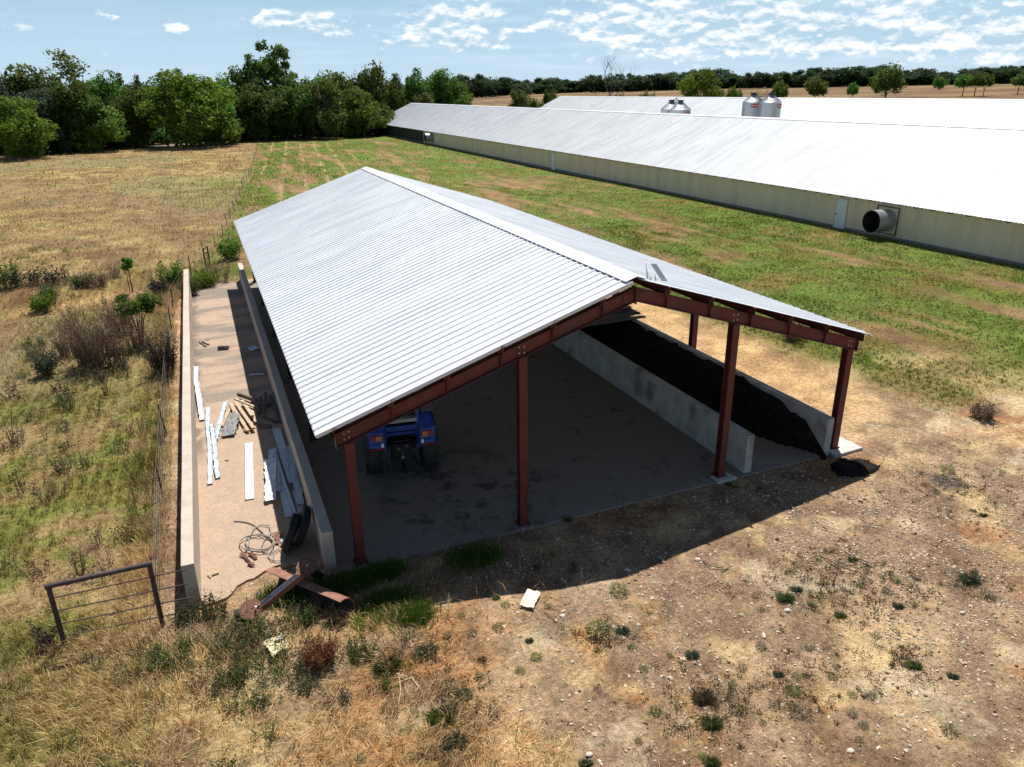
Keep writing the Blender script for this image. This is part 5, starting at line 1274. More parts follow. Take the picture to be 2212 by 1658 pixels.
# ---------------------------------------------------------------- tractor
def tractor():
    e = empty('tractor', (1.92, 3.98, slab_z(1.92)), R(-8)); tag(e, 'blue tractor parked under the left half of the shed roof, rear towards the yard', 'tractor')
    r, w = .74, .42
    def wheel(x, y, r, w, rim):
        mb = MB(); s = 1 if x > 0 else -1
        mb.lathe([(r * .58, -w * .42), (r * .74, -w * .5), (r * .9, -w * .47), (r * .955, -w * .36), (r * .955, w * .36), (r * .9, w * .47), (r * .74, w * .5), (r * .58, w * .42)], 40, 'x', (x, y, r))
        n = 18
        for k in range(n):
            for side in (-1, 1):
                a = 2 * math.pi * (k + (.5 if side > 0 else 0)) / n; f = lambda an, q: Vector((x + q, y + math.cos(an) * r * .972, r + math.sin(an) * r * .972))
                p = f(a, side * .01); q = f(a - .30, side * w * .50); mb.bar(p, q, .045, r * .055, (0, math.cos(a - .15), math.sin(a - .15)))
        t = mb.build('tyre', M_tyre); 
        mb = MB(); mb.lathe([(r * .59, w * .40 * s), (r * .60, w * .43 * s), (r * .55, w * .40 * s), (r * .50, w * .15 * s), (r * .2, w * .10 * s), (r * .2, w * .18 * s), (0, w * .18 * s)], 32, 'x', (x, y, r)); mb.lathe([(r * .59, -w * .40 * s), (r * .53, -w * .36 * s), (r * .5, w * .1 * s)], 32, 'x', (x, y, r))
        m_ = mb.build('rim', rim)
        h = empty('wheel', (0, 0, 0)); h.parent = e; t.parent = h; m_.parent = h
    for s in (-1, 1): wheel(s * .74, 0, r, w, M_rim); wheel(s * .68, 2.05, .46, .28, M_rim)
    # fenders
    for s in (-1, 1):
        mb = MB(); cz = r; R0 = r + .10; prof = []
        pts = [(math.cos(a) * R0, cz + math.sin(a) * R0) for a in [R(q) for q in range(25, 161, 9)]]
        pts = [(y, max(z, 0)) for y, z in pts]; pts[-1] = (-R0 * .93, cz + .42); pts += [(-R0 * .86, 1.0)]
        inn = [(y * .955, cz + (z - cz) * .955) for y, z in pts]
        x0, x1 = (.46, .88) if s > 0 else (-.88, -.46)
        poly = [(x0, y, z) for y, z in pts] + [(x0, y, z) for y, z in reversed(inn)]; mb.prism(poly, (x1 - x0, 0, 0))
        # inner wall of the fender and the sloped rear panel with the lamp
        xi = .425 if s > 0 else -.455
        mb.prism([(xi, y, z) for y, z in pts] + [(xi, -.2, 1.0), (xi, .6, 1.0)], (.03, 0, 0))
        mb.add([(x0, -.80, 1.02), (x1 - .05 * (s > 0), -.80, 1.06), (x1, -.66, 1.42), (x1 - .1 * (s > 0), -.36, 1.70), (x0, -.36, 1.70), (x0, -.70, 1.40)] if s > 0 else [(x1, -.80, 1.02), (x0 + .05, -.80, 1.06), (x0, -.66, 1.42), (x0 + .1, -.36, 1.70), (x1, -.36, 1.70), (x1, -.70, 1.40)], [(0, 1, 2, 5), (5, 2, 3, 4)])
        f = mb.build('fender', M_tblue, e)
        xc = s * .66
        mb = MB(); mb.prism([(xc - .15, -.775, 1.24), (xc + .15, -.775, 1.24), (xc + .15, -.725, 1.36), (xc - .15, -.725, 1.36)], (0, -.03, .012)); lamp = mb.build('tail_lamp', M_redlens, f)
        xa = xc - s * .075; mb = MB(); mb.prism([(xa - .07, -.81, 1.25), (xa + .07, -.81, 1.25), (xa + .07, -.765, 1.355), (xa - .07, -.765, 1.355)], (0, -.012, .005)); mb.build('indicator', M_amber, lamp)
        mb = MB(); mb.box(s * .66 - .19, s * .66 + .19, -.825, -.795, 1.0, 1.035); mb.build('reflector_strip', M_redlens, f)
        xs = s * .51; mb = MB(); mb.box(xs - .035, xs + .035, -.818, -.803, 1.06, 1.17); mb.build('decal', M_signwhite, f)
    # cab frame, rear opening, shelf, roof
    mb = MB()
    for s in (-1, 1): mb.bar((s * .44, -.52, .82), (s * .44, -.46, 2.34), .09, .09, (0, 1, 0)); mb.bar((s * .56, 1.05, 1.1), (s * .56, .95, 2.34), .07, .07, (0, 1, 0))
    mb.bar((-.395, -.55, 1.44), (.395, -.55, 1.44), .08, .13); mb.bar((-.395, -.47, 2.30), (.395, -.47, 2.30), .07, .07); mb.box(-.40, .40, -.52, -.46, 1.22, 1.30)
    mb.build('cab_frame', M_tblue, e)
    mb = MB(); mb.box(-.43, .43, -.42, -.40, 1.52, 2.28)
    for s in (-1, 1): mb.box(s * .54 - .01, s * .54 + .01, -.40, 1.0, 1.72, 2.28)
    mb.box(-.5, .5, 1.0, 1.02, 1.45, 2.28); mb.build('cab_window', M_glass, e)
    mb = MB(); mb.box(-.40, .42, -.62, -.40, 1.66, 1.70); mb.box(-.40, .42, -.625, -.60, 1.61, 1.66); mb.build('rear_shelf', M_tgrey, e, bevel=.01)
    mb = MB(); mb.box(-.62, .62, -.50, 1.12, 2.35, 2.47); mb.build('cab_roof', M_tgrey, e, bevel=.04)
    mb = MB(); mb.box(-.4, .4, -.1, .5, 1.0, 1.25); mb.box(-.28, .28, .05, .5, 1.25, 1.42); mb.box(-.28, .28, -.02, .08, 1.40, 1.85); mb.build('seat', M_rubber, e, bevel=.03)
    # transmission, hood, linkage
    mb = MB(); mb.box(-.26, .26, -.38, 1.2, .42, 1.0); mb.lathe([(.16, -.56), (.16, .56)], 16, 'x', (0, 0, .74)); mb.box(-.2, .2, -.5, -.38, .5, .95); mb.box(-.30, .30, .95, 2.4, .5, .78); mb.build('transmission', M_darksteel, e)
    mb = MB(); mb.box(-.34, .34, 1.06, 2.55, .80, 1.38); mb.build('hood', M_tblue, e, bevel=.06)
    mb = MB()
    for s in (-1, 1):
        mb.bar((s * .3, -.38, .52), (s * .42, -1.05, .44), .04, .07); mb.bar((s * .24, -.42, .98), (s * .34, -.82, 1.02), .06, .07); mb.bar((s * .34, -.82, 1.02), (s * .38, -.86, .48), .03, .03, (0, 1, 0))
    mb.bar((0, -.5, .86), (0, -.72, .98), .04, .05); mb.build('three_point_linkage', M_darksteel, e)
    mb = MB(); mb.box(-.05, .05, -1.05, -.4, .36, .40); mb.box(-.16, .16, -.95, -.87, .37, .43); mb.build('drawbar', M_darksteel, e)
    mb = MB(); mb.lathe([(.035, -.50), (.035, -.64), (0, -.64)], 12, 'y', (0, 0, .62)); 
    for dx, dz in ((-.10, .86), (.10, .90), (.14, .93)): mb.lathe([(.02, -.52), (.02, -.58), (0, -.58)], 8, 'y', (dx, 0, dz))
    mb.build('couplers', M_bolt, e)
tractor()

# ---------------------------------------------------------------- grass, gravel, weeds
def blades(name, rs, regions, label_kind='stuff'):
    VV = []; CC = []
    for (x0, x1, y0, y1, dens, hmin, hmax, w, lean, mode) in regions:
        n = int((x1 - x0) * (y1 - y0) * dens); x = rs.uniform(x0, x1, n); y = rs.uniform(y0, y1, n)
        # clump: pull points toward scattered tussock centres
        cx = np.floor(x / .35) * .35 + .35 * _h(np.floor(x / .35).astype(np.int64), np.floor(y / .35).astype(np.int64), 77); cy = np.floor(y / .35) * .35 + .35 * _h(np.floor(x / .35).astype(np.int64), np.floor(y / .35).astype(np.int64), 78)
        k = rs.rand(n) * .75; x = x + (cx - x) * k; y = y + (cy - y) * k
        C, bare, green, corner, left, mid, rough = cover(x, y)
        pr = (1 - bare * .97) * (.25 + .75 * sstep(fbm(x / .9, y / .9, 41), .34, .6))
        if mode == 'green': pr = pr * green
        inslab = (x > SLAB[0] - .05) & (x < SLAB[1]) & (y > SLAB[2]) & (y < SLAB[3]); inh = (x > 39.8)
        edge_ok = ~inslab & ~inh
        keep = (rs.rand(n) < pr) & edge_ok; x, y, C, green, corner = x[keep], y[keep], C[keep], green[keep], corner[keep]; n = len(x)
        if n == 0: continue
        z = T(x, y); h = rs.uniform(hmin, hmax, n) * (.55 + .9 * fbm(x / 1.3, y / 1.3, 43)); h *= np.where(rs.rand(n) < .08, 1.6, 1)
        dirn = 2 * np.pi * (fbm(x / 2.5, y / 2.5, 44) * 2.2 + rs.normal(size=n) * .16); ln = lean * (.35 + rs.rand(n) * 1.1)
        dx, dy = np.cos(dirn), np.sin(dirn); f = 2 * np.pi * rs.rand(n); wx, wy = np.cos(f), np.sin(f); ww = w * rs.uniform(.6, 1.4, n)
        hz = h * np.cos(np.clip(ln, 0, 1.35)); hl = h * np.sin(np.clip(ln, 0, 1.35))
        base = np.stack([x, y, z - .02], 1); side = np.stack([wx * ww / 2, wy * ww / 2, 0 * ww], 1); mid_ = base + np.stack([dx * hl * .38, dy * hl * .38, hz * .6 + .02], 1); tip = base + np.stack([dx * hl, dy * hl, hz + .02], 1)
        VV.append(np.stack([base - side, base + side, mid_ + side * .75, tip, mid_ - side * .75], 1).reshape(-1, 3))
        g = green + .12 * rs.normal(size=n)
        dry = lerp(C * 1.25, C_STRAW * 1.12, rs.rand(n) * .85) * np.where(corner > .4, 1.18, 1.0)[:, None]; gr = lerp(C_OLIVE[None] * .9, C_GREEN * .95, rs.rand(n) * np.where(left[keep] + corner > .5, .55, 1)) ; gr = lerp(gr, C_GRN2 * 1.0, (rs.rand(n) < np.where(left[keep] + corner > .5, .06, .3)) * 1.0)
        col = np.where((rs.rand(n) < np.clip(g * .95, .03, 1))[:, None], gr, dry) * rs.uniform(.95, 1.6, n)[:, None]
        CC.append(np.repeat(col, 5, 0))
    V = np.concatenate(VV); C = np.concatenate(CC); n = len(V) // 5; i = np.arange(n) * 5
    F = np.concatenate([np.stack([i, i + 1, i + 2], 1), np.stack([i, i + 2, i + 4], 1), np.stack([i + 4, i + 2, i + 3], 1)])
    o = np_mesh(name, V, F, M_grass, {'Col': np.clip(C, 0, 1)}); tag(o, kind='stuff'); print(name, n)
RS = np.random.RandomState(12)
blades('dry_grass', RS, [
    (-9, 4, -9, .4, 1300, .14, .40, .010, 1.2, ''), (-13, -3.5, -1.5, 14, 420, .06, .20, .012, 1.05, ''), (-18, -3.0, 14, 34, 170, .10, .30, .022, .8, ''),
    (-34, 4, 34, 75, 26, .10, .26, .05, .9, ''), (-40, 14, 75, 150, 4, .15, .3, .11, .9, ''), (0, 19, -10, 1, 110, .05, .16, .009, 1.3, ''), (-4.9, -3.55, -.4, 30, 700, .15, .5, .013, .7, ''), (13.8, 24, -6, 30, 150, .08, .2, .016, 1.0, '')])
blades('green_grass', RS, [
    (17, 39.7, -8, 34, 190, .05, .16, .026, .9, 'green'), (-4, 39.7, 29, 62, 60, .05, .16, .04, .9, 'green'), (4, 39.7, 62, 150, 5, .1, .2, .10, .9, 'green'), (-9, 3, -8, .5, 420, .14, .38, .011, .8, 'green'), (-12, -3.5, 0, 20, 240, .06, .19, .013, .95, 'green'), (-4.9, -3.55, -.4, 30, 500, .15, .5, .013, .7, 'green')])
# lush strip growing against the slab front, in the shade
def front_strip():
    rs = np.random.RandomState(31); n = 16000; c = rs.randint(0, 6, n)
    cen = np.array([[.35, -.45, .35, .22], [2.35, -.75, .45, .30], [-.5, -.55, .5, .35], [.2, -1.55, .45, .3], [-1.55, -.4, .5, .3], [.55, -2.15, .32, .25]])[c]
    x = cen[:, 0] + rs.normal(size=n) * cen[:, 2] * .6; y = cen[:, 1] + rs.normal(size=n) * cen[:, 3] * .6
    ok = (y < -.14) | (x < -.9) & (y < .3); x, y = x[ok], y[ok]; n = len(x); z = T(x, y); h = rs.uniform(.1, .3, n); a = rs.rand(n) * 6.28; l = rs.rand(n) * .8
    b = np.stack([x, y, z - .02], 1); f = rs.rand(n) * 6.28; sd = np.stack([np.cos(f) * .007, np.sin(f) * .007, 0 * f], 1)
    m_ = b + np.stack([np.cos(a) * h * l * .4, np.sin(a) * h * l * .4, h * .6], 1); t = b + np.stack([np.cos(a) * h * l, np.sin(a) * h * l, h], 1)
    V = np.stack([b - sd, b + sd, m_ + sd * .7, t, m_ - sd * .7], 1).reshape(-1, 3); i = np.arange(n) * 5
    F = np.concatenate([np.stack([i, i + 1, i + 2], 1), np.stack([i, i + 2, i + 4], 1), np.stack([i + 4, i + 2, i + 3], 1)])
    C = np.repeat(lerp(C_GREEN[None] * .8, C_GRN2 * 1.1, rs.rand(n)), 5, 0); o = np_mesh('lush_grass', V, F, M_grass, {'Col': C}); tag(o, kind='stuff')
front_strip()
def gravel():
    rs = np.random.RandomState(14); n = 110000; x = rs.uniform(.5, 19, n); y = rs.uniform(-11, .2, n)
    bare = cover(x, y)[1]; d = np.exp(-(((x - 10.5) / 5.5) ** 2 + ((y + 4.5) / 3.2) ** 2)); pr = bare * (.10 + .8 * d * sstep(fbm(x / 1.1, y / 1.1, 51), .38, .62))
    ok = rs.rand(n) < pr; x, y = x[ok], y[ok]; x2 = rs.uniform(-3.4, -.8, 260); y2 = rs.uniform(-.2, 1.0, 260); k2 = y2 < .55 * (x2 + 3.4) ** .5 - .1 + 0 * x2
    x = np.concatenate([x, x2[k2]]); y = np.concatenate([y, y2[k2]]); n = len(x); z = np.where((x > SLAB[0]) & (x < -.8) & (y > .6), slab_z(x), T(x, y)); s = .0075 + .022 * rs.rand(n) ** 4; s *= np.where(rs.rand(n) < .02, 1.7, 1)
    t = (1 + 5 ** .5) / 2
    ico = np.array([(-1, t, 0), (1, t, 0), (-1, -t, 0), (1, -t, 0), (0, -1, t), (0, 1, t), (0, -1, -t), (0, 1, -t), (t, 0, -1), (t, 0, 1), (-t, 0, -1), (-t, 0, 1)]) / 1.9
    fc = np.array([(0, 11, 5), (0, 5, 1), (0, 1, 7), (0, 7, 10), (0, 10, 11), (1, 5, 9), (5, 11, 4), (11, 10, 2), (10, 7, 6), (7, 1, 8), (3, 9, 4), (3, 4, 2), (3, 2, 6), (3, 6, 8), (3, 8, 9), (4, 9, 5), (2, 4, 11), (6, 2, 10), (8, 6, 7), (9, 8, 1)])
    V = ico[None] * (1 + .28 * rs.normal(size=(n, 12, 1))); a = rs.rand(n) * 6.28; sx = s * rs.uniform(.8, 1.7, n); sy = s; sz = s * rs.uniform(.45, .9, n)
    X = V[..., 0] * sx[:, None]; Y = V[..., 1] * sy[:, None]; Z = V[..., 2] * sz[:, None]
    V = np.stack([x[:, None] + X * np.cos(a)[:, None] - Y * np.sin(a)[:, None], y[:, None] + X * np.sin(a)[:, None] + Y * np.cos(a)[:, None], z[:, None] + Z + sz[:, None] * .35], -1).reshape(-1, 3)
    F = (fc[None] + (np.arange(n) * 12)[:, None, None]).reshape(-1, 3)
    c = lerp(P(206, 178, 148)[None], P(238, 224, 200), rs.rand(n)); c = np.where((rs.rand(n) < .25)[:, None], P(150, 118, 94), c)
    o = np_mesh('gravel', V, F, M_stone, {'Col': np.repeat(c, 12, 0)}); tag(o, kind='stuff'); print('gravel', n)
gravel()

# weeds: leafy clumps and tussocks, copied
def weed_proto(seed, kind):
    rs = np.random.RandomState(seed); V = []; T_ = []
    if kind == 'leafy':
        n = 260
        for i in range(n):
            a = rs.rand() * 6.28; r = rs.rand() ** .6 * .5; h = .12 + .5 * rs.rand() * (1 - r); p = np.array([math.cos(a) * r, math.sin(a) * r, h]); d = np.array([math.cos(a + rs.normal() * .6), math.sin(a + rs.normal() * .6), rs.uniform(-.3, .7)]); d /= np.linalg.norm(d); s = np.cross(d, [0, 0, 1]); s /= np.linalg.norm(s) + 1e-9; L = rs.uniform(.06, .14)
            V += [p, p + d * L * .5 + s * L * .24, p + d * L, p + d * L * .5 - s * L * .24]; T_ += [np.clip(.45 + rs.normal() * .25, 0, 1)] * 4
    else:
        n = 620
        for i in range(n):
            a = rs.rand() * 6.28; r = rs.rand() ** .7 * .25; p = np.array([math.cos(a) * r, math.sin(a) * r, -.02]); l = rs.uniform(.2, 1.1); d = np.array([math.cos(a) * math.sin(l), math.sin(a) * math.sin(l), math.cos(l)]); L = rs.uniform(.35, .85); s = np.array([-math.sin(a), math.cos(a), 0]) * .0055
            q = p + d * L * .55 + np.array([0, 0, .04]); e = p + d * L - np.array([0, 0, .06 * l])
            V += [p - s, p + s, q + s * .6, e]; T_ += [np.clip(.5 + rs.normal() * .25, 0, 1)] * 4
    V = np.array(V); F = np.arange(len(V)).reshape(-1, 4)
    return np_mesh('weed', V, F, L_weed, {'tint': np.array(T_)}, link=False)
WP = [weed_proto(1, 'leafy'), weed_proto(2, 'leafy'), weed_proto(3, 'tuft'), weed_proto(4, 'tuft')]
def weed(p, size, k, label, group, name='weed', mat=None, hs=1.0, cat='weed'):
    o = bpy.data.objects.new(name, WP[k]); COL.objects.link(o); o.location = p; o.rotation_euler = (0, 0, random.Random(int(p.x * 999) + int(p.y * 77)).uniform(0, 6.28)); o.scale = (size, size, size * hs)
    if mat is not None: o.material_slots[0].link = 'OBJECT'; o.material_slots[0].material = mat
    tag(o, label, cat, group)
L_brownish = leaf_mat('leaf_brownish', (.07, .06, .03), (.17, .14, .075), .15)
def yards():
    W1 = lambda x, y: G(670 + x * .3408, 1130.7 + y * .3408); W2 = lambda x, y: G(1423.9 + x * .3935, 1005 + y * .3935); W7 = lambda x, y: G(670 + x * .2779, 795.7 + y * .2779)
    BIG = [(W1(1830, 700), .62, 0, 'largest dark green weed clump in the dirt yard, below the shed shadow', L_weed), (W1(1960, 440), .5, 1, 'leafy weed clump at the shadow edge in pale dry straw', L_weed), (W1(830, 1240), .5, 2, 'dark green grassy tussock at the border of straw and dirt', L_weed), (W1(910, 1400), .42, 3, 'greyish tussock below the dark green one', L_grey),
           (W1(490, 920), .55, 2, 'green grass tussock beside the broken pale stalks', L_weed), (W1(330, 850), .5, 3, 'olive grass tussock left of the green one', L_olive), (W1(360, 640), .62, 2, 'bright green grass clump at the end of the rusty blade', L_bright), (W1(740, 820), .4, 3, 'pale green grass tuft in the dirt right of the tussocks', L_grey), (W1(700, 620), .3, 2, 'small bright green tuft near the shadow edge', L_bright), (W1(500, 1210), .42, 0, 'leafy weeds below the broken pale stalks', L_weed),
           (W2(240, 1290), .42, 3, 'brownish tussock low in the middle of the yard', L_brownish), (W2(290, 1430), .38, 2, 'dull green tussock just below the brownish one', L_weed), (W2(690, 740), .38, 3, 'flat dull weed patch in the stony part of the yard', L_weed), (W2(1590, 1465), .3, 0, 'dark green star-shaped weed alone at the lower right', L_weed), (W2(1580, 30), .45, 0, 'bright green weed at the right end of the sandy track', L_mid), (W2(1700, 640), .4, 2, 'grey-green tuft at the right of the stony yard', L_grey)]
    for p, s, k, l, mt in BIG: weed(p, s * .78, k, l, 'larger weeds of the yard', 'weed', mt, .72)
    sm = [W1(*q) for q in ((1390, 750), (1435, 855), (1330, 940), (1070, 980), (1090, 870), (1190, 665), (960, 590), (1505, 530), (1180, 480), (1240, 520), (870, 935), (860, 1020), (960, 1090), (910, 1060), (1000, 1100), (2040, 790), (1980, 690), (2080, 1390), (660, 1210), (600, 1320), (545, 670), (2110, 930), (1355, 1350), (320, 1500), (1745, 1530), (1020, 700), (870, 715), (2180, 1200))] + \
         [W2(*q) for q in ((755, 690), (560, 800), (840, 770), (880, 525), (1060, 525), (1100, 660), (1300, 640), (950, 1170), (655, 1155), (750, 1165), (400, 1210), (60, 1050), (180, 1050), (450, 1120), (1820, 730), (1350, 1100), (1400, 1110), (1060, 1265), (1160, 1270), (1190, 940), (1610, 1165), (1120, 1435), (1060, 1370), (230, 1600), (290, 1640), (1450, 110), (1740, 20), (1885, 40), (990, 830), (570, 1420), (740, 1250), (1250, 700), (1310, 780), (690, 520), (820, 1010), (560, 1000), (1780, 280), (1520, 150))] + \
         [W7(*q) for q in ((1560, 1270), (1590, 1230), (1780, 1215), (1880, 1450), (1760, 1560), (1950, 1190), (2000, 1180))] + [W2(420, 130), W2(480, 120), W2(555, 135), W2(380, 110)]
    rr = random.Random(3)
    for i, p in enumerate(sm): weed(p, rr.uniform(.11, .22), i % 2 if i % 4 else 2 + rr.randrange(2), 'small green weed growing in the dirt yard', 'small weeds of the dirt yard', 'weed', (L_weed, L_brownish, L_grey, L_olive)[rr.randrange(4)], .7)
    LV = []; LT = []
    for (cx, cy, sx_, sy_, n) in [(*W2(900, 600)[:2], 1.3, .8, 30), (*W2(1150, 720)[:2], 1.2, .7, 30), (*W2(250, 1350)[:2], .7, .7, 22), (*W2(760, 1200)[:2], 1.2, .7, 22), (*W2(1350, 1100)[:2], .5, .4, 10), (*W1(850, 1330)[:2], .4, .5, 10), (*W1(1850, 720)[:2], .5, .4, 12), (*W1(950, 1080)[:2], .5, .4, 10), (*W2(1700, 660)[:2], .5, .4, 10), (*W2(1650, 150)[:2], 1.2, .9, 24)]:
        rs = np.random.RandomState(n * 7 + int(cx * 10)); n2 = n * 4
        x = cx + rs.normal(size=n2) * sx_ * .7; y = cy + rs.normal(size=n2) * sy_ * .7; r = .03 + .07 * rs.rand(n2) ** 2; q = 26
        P_ = np.stack([np.repeat(x, q) + rs.normal(size=n2 * q) * np.repeat(r, q), np.repeat(y, q) + rs.normal(size=n2 * q) * np.repeat(r, q), np.repeat(T(x, y), q) + .01 + rs.rand(n2 * q) * np.repeat(r, q) * .9], 1)
        d = rs.normal(size=(n2 * q, 3)); d[:, 2] = d[:, 2] * .4 + .3; d /= np.linalg.norm(d, axis=1)[:, None]; w_ = np.cross(d, rs.normal(size=d.shape)); w_ /= np.linalg.norm(w_, axis=1)[:, None]; L_ = rs.uniform(.02, .06, n2 * q)[:, None]
        LV.append(np.stack([P_, P_ + d * L_ * .5 + w_ * L_ * .18, P_ + d * L_, P_ + d * L_ * .5 - w_ * L_ * .18], 1).reshape(-1, 3)); LT.append(np.repeat(np.clip(.5 + .3 * rs.normal(size=n2 * q), 0, 1), 4))
    V = np.concatenate(LV); o = np_mesh('low_weeds', V, np.arange(len(V)).reshape(-1, 4), L_brownish, {'tint': np.concatenate(LT)}); tag(o, kind='stuff')
    # meadow clumps and the vegetation in the rough on the left
    Z3 = lambda x, y: G(x * .3408, 335 + y * .3408)
    MC = [((255, 450), 1.1), ((450, 545), 1.2), ((420, 610), 1.3), ((300, 525), .8), ((150, 650), 1.3), ((205, 605), 1.0), ((110, 560), .9), ((260, 585), 1.0), ((580, 650), 1.0), ((560, 420), .8), ((800, 600), .7), ((20, 540), 1.1), ((730, 295), 1.3), ((880, 410), .8), ((1040, 210), 1.6), ((1070, 225), 1.4), ((600, 165), 1.5), ((780, 95), 1.8), ((1300, 265), 1.3), ((1350, 275), 1.2)]
    for q, s in MC: weed(Z3(*q), s * .5, 0, 'green leafy clump standing in the dry meadow', 'green clumps in the dry meadow', 'weed', L_mid, .7)
yards()

def weedy(rs, W, H, ns, nl, leaf, spread=.5, top=.3):
    """separate leaning stems with small leaves along them"""
    V = []; T_ = []; mb = MB()
    for k in range(ns):
        a = rs.rand() * 6.28; r = rs.rand() ** .6 * W * .34; b = Vector((math.cos(a) * r, math.sin(a) * r * .8, -.03)); l = rs.uniform(.05, spread); a2 = a + rs.normal() * .9; h = H * rs.uniform(.45, 1.0)
        tp = b + Vector((math.cos(a2) * h * l, math.sin(a2) * h * l, h)); md = b.lerp(tp, .5) + Vector((-math.cos(a2) * h * l * .18, -math.sin(a2) * h * l * .18, 0))
        mb.tube([b, md, tp], [.005 + .003 * H, .004 + .002 * H, .002], 4, cap=False)
        for j in range(nl):
            f = top + (1.03 - top) * rs.rand(); p = (b.lerp(md, f * 2) if f < .5 else md.lerp(tp, f * 2 - 1)); p = np.array(p) + rs.normal(size=3) * leaf * .8; d = rs.normal(size=3); d[2] = d[2] * .5 + .25; d /= np.linalg.norm(d); s = np.cross(d, rs.normal(size=3)); s /= np.linalg.norm(s); L = leaf * rs.uniform(.6, 1.5); w = L * .26
            V += [p, p + d * L * .5 + s * w, p + d * L, p + d * L * .5 - s * w]; T_ += [float(np.clip(.5 + rs.normal() * .28, 0, 1))] * 4
    V = np.array(V); V[:, 2] = np.maximum(V[:, 2], .005)
    return V, np.arange(len(V)).reshape(-1, 4), np.array(T_), mb
def shrub(name, px, top, bot, w, seed, mat, label, n=900, leaf=.07, stems=7, kind='round', cat='shrub', stemmat=None, dz=.0):
    p = G(px, bot); H = max(.25, Hpx(p, top) ); W = Wpx(p, w); rs = np.random.RandomState(seed); e = empty(name, p); tag(e, label, cat)
    if kind == 'weedy':
        V, F, ti, mb = weedy(rs, W, H, stems, n, leaf)
        np_mesh('foliage', V, F, mat, {'tint': ti}, parent=e); mb.build('stem', stemmat or M_twig, e); return
    if kind == 'round': lob = crown_lobes(rs, W / 2, H * .45, H * .55, 14, .38, .8)
    elif kind == 'top': lob = crown_lobes(rs, W / 2, H * .24, H * .76, 12, .36, .5)
    elif kind == 'mat': lob = [(rs.uniform(-.4, .4) * W, rs.uniform(-.3, .3) * W, H * rs.uniform(.25, .6), W * .18, W * .18, H * .35, 1, .3 + .4 * rs.rand()) for _ in range(12)]
    else: lob = [(rs.uniform(-.35, .35) * W, rs.uniform(-.3, .3) * W, H * rs.uniform(.35, .8), W * .12, W * .12, H * .22, 1, .3 + .4 * rs.rand()) for _ in range(16)]
    V, F, ti = leaf_cloud(rs, lob, n, leaf, inner=.5, shape=1.9); V[:, 2] = np.maximum(V[:, 2], .01)
    np_mesh('foliage', V, F, mat, {'tint': ti}, parent=e)
    mb = MB()
    for k in range(stems):
        L = lob[rs.randint(len(lob))]; q = Vector((L[0] * .9, L[1] * .9, min(L[2] + L[5] * .6, H))); b = Vector((rs.normal() * .05, rs.normal() * .05, -.05)); md = b.lerp(q, .5) + Vector((q.x * -.12, q.y * -.12, H * .05)); mb.tube([b, md, q], [.012 + .008 * H, .009 + .004 * H, .004], 5)
        for j in range(2): q2 = md.lerp(q, .3 + .5 * rs.rand()); mb.tube([q2, q2 + Vector((rs.normal() * .18 * W, rs.normal() * .18 * W, rs.uniform(.05, .3) * H))], [.007, .003], 4)
    mb.build('stem', stemmat or M_twig, e)
shrub('shrub', 228, 650, 795, 118, 1, L_brown, 'tall dry brown seedy shrub in the rough left of the bay wall', 60, 0.05, 130, 'weedy', 'shrub')
shrub('shrub', 196, 676, 790, 80, 2, L_brown, 'lower dry brown shrub left of the tall seedy one', 50, 0.05, 80, 'weedy', 'shrub')
shrub('shrub', 308, 634, 742, 84, 3, L_mid, 'green shrub with bare dark stems under a flat leafy top', 1500, 0.09, 11, 'top')
shrub('shrub', 355, 714, 812, 58, 4, L_purple, 'dark dried bush right beside the outer concrete wall', 45, 0.06, 80, 'weedy', 'shrub')
shrub('weed_stalk', 147, 806, 868, 46, 5, L_purple, 'dark branching weed with black leaves on the green patch', 26, 0.07, 12, 'weedy', 'weed')
shrub('sapling', 286, 556, 632, 28, 6, L_mid, 'small green sapling on a thin stem in the meadow', 700, 0.1, 3, 'top', 'tree')
shrub('shrub', 92, 636, 674, 50, 7, L_bright, 'bright green low bush before the dark brush row', 40, 0.09, 50, 'weedy', 'shrub')
shrub('shrub', 108, 616, 655, 36, 8, L_weed, 'dull green bush behind the bright green one', 40, 0.09, 40, 'weedy', 'shrub')
shrub('shrub', 60, 572, 618, 70, 9, L_purple, 'dark tangled brush at the left end of the brush row', 26, 0.09, 40, 'weedy', 'shrub')
shrub('shrub', 118, 568, 618, 70, 10, L_purple, 'dark tangled brush in the middle of the brush row', 26, 0.09, 40, 'weedy', 'shrub')
shrub('shrub', 175, 590, 622, 60, 11, L_weed, 'green brush with dark twigs at the right end of the brush row', 30, 0.09, 45, 'weedy', 'shrub')
shrub('shrub', 250, 572, 600, 34, 12, L_brown, 'thin brown brush left of the sapling', 16, 0.08, 26, 'weedy', 'shrub')
shrub('shrub', 372, 566, 622, 52, 13, L_mid, 'green vine thicket at the far end of the outer concrete wall', 42, 0.1, 50, 'weedy', 'shrub')
shrub('shrub', 440, 585, 622, 74, 14, L_bright, 'low green vines spilling onto the far end of the bay floor', 36, 0.1, 60, 'weedy', 'shrub')
shrub('shrub', 345, 600, 640, 44, 15, L_purple, 'dark twiggy bush left of the vine thicket', 30, 0.09, 40, 'weedy', 'shrub')
shrub('shrub', 500, 505, 560, 60, 16, L_mid, 'green bush by the far left corner of the shed roof', 36, 0.12, 50, 'weedy', 'shrub')
shrub('shrub', 104, 755, 810, 40, 17, L_grey, 'grey-green bush at the left of the dry brown shrubs', 36, 0.08, 45, 'weedy', 'shrub')
shrub('weed_stalk', 184, 732, 790, 12, 18, L_weed, 'slim upright green weed before the dry brown shrubs', 30, 0.06, 6, 'weedy', 'weed')
shrub('weed_stalk', 216, 798, 828, 12, 19, L_purple, 'short black upright weed on the green patch', 30, 0.05, 6, 'weedy', 'weed')
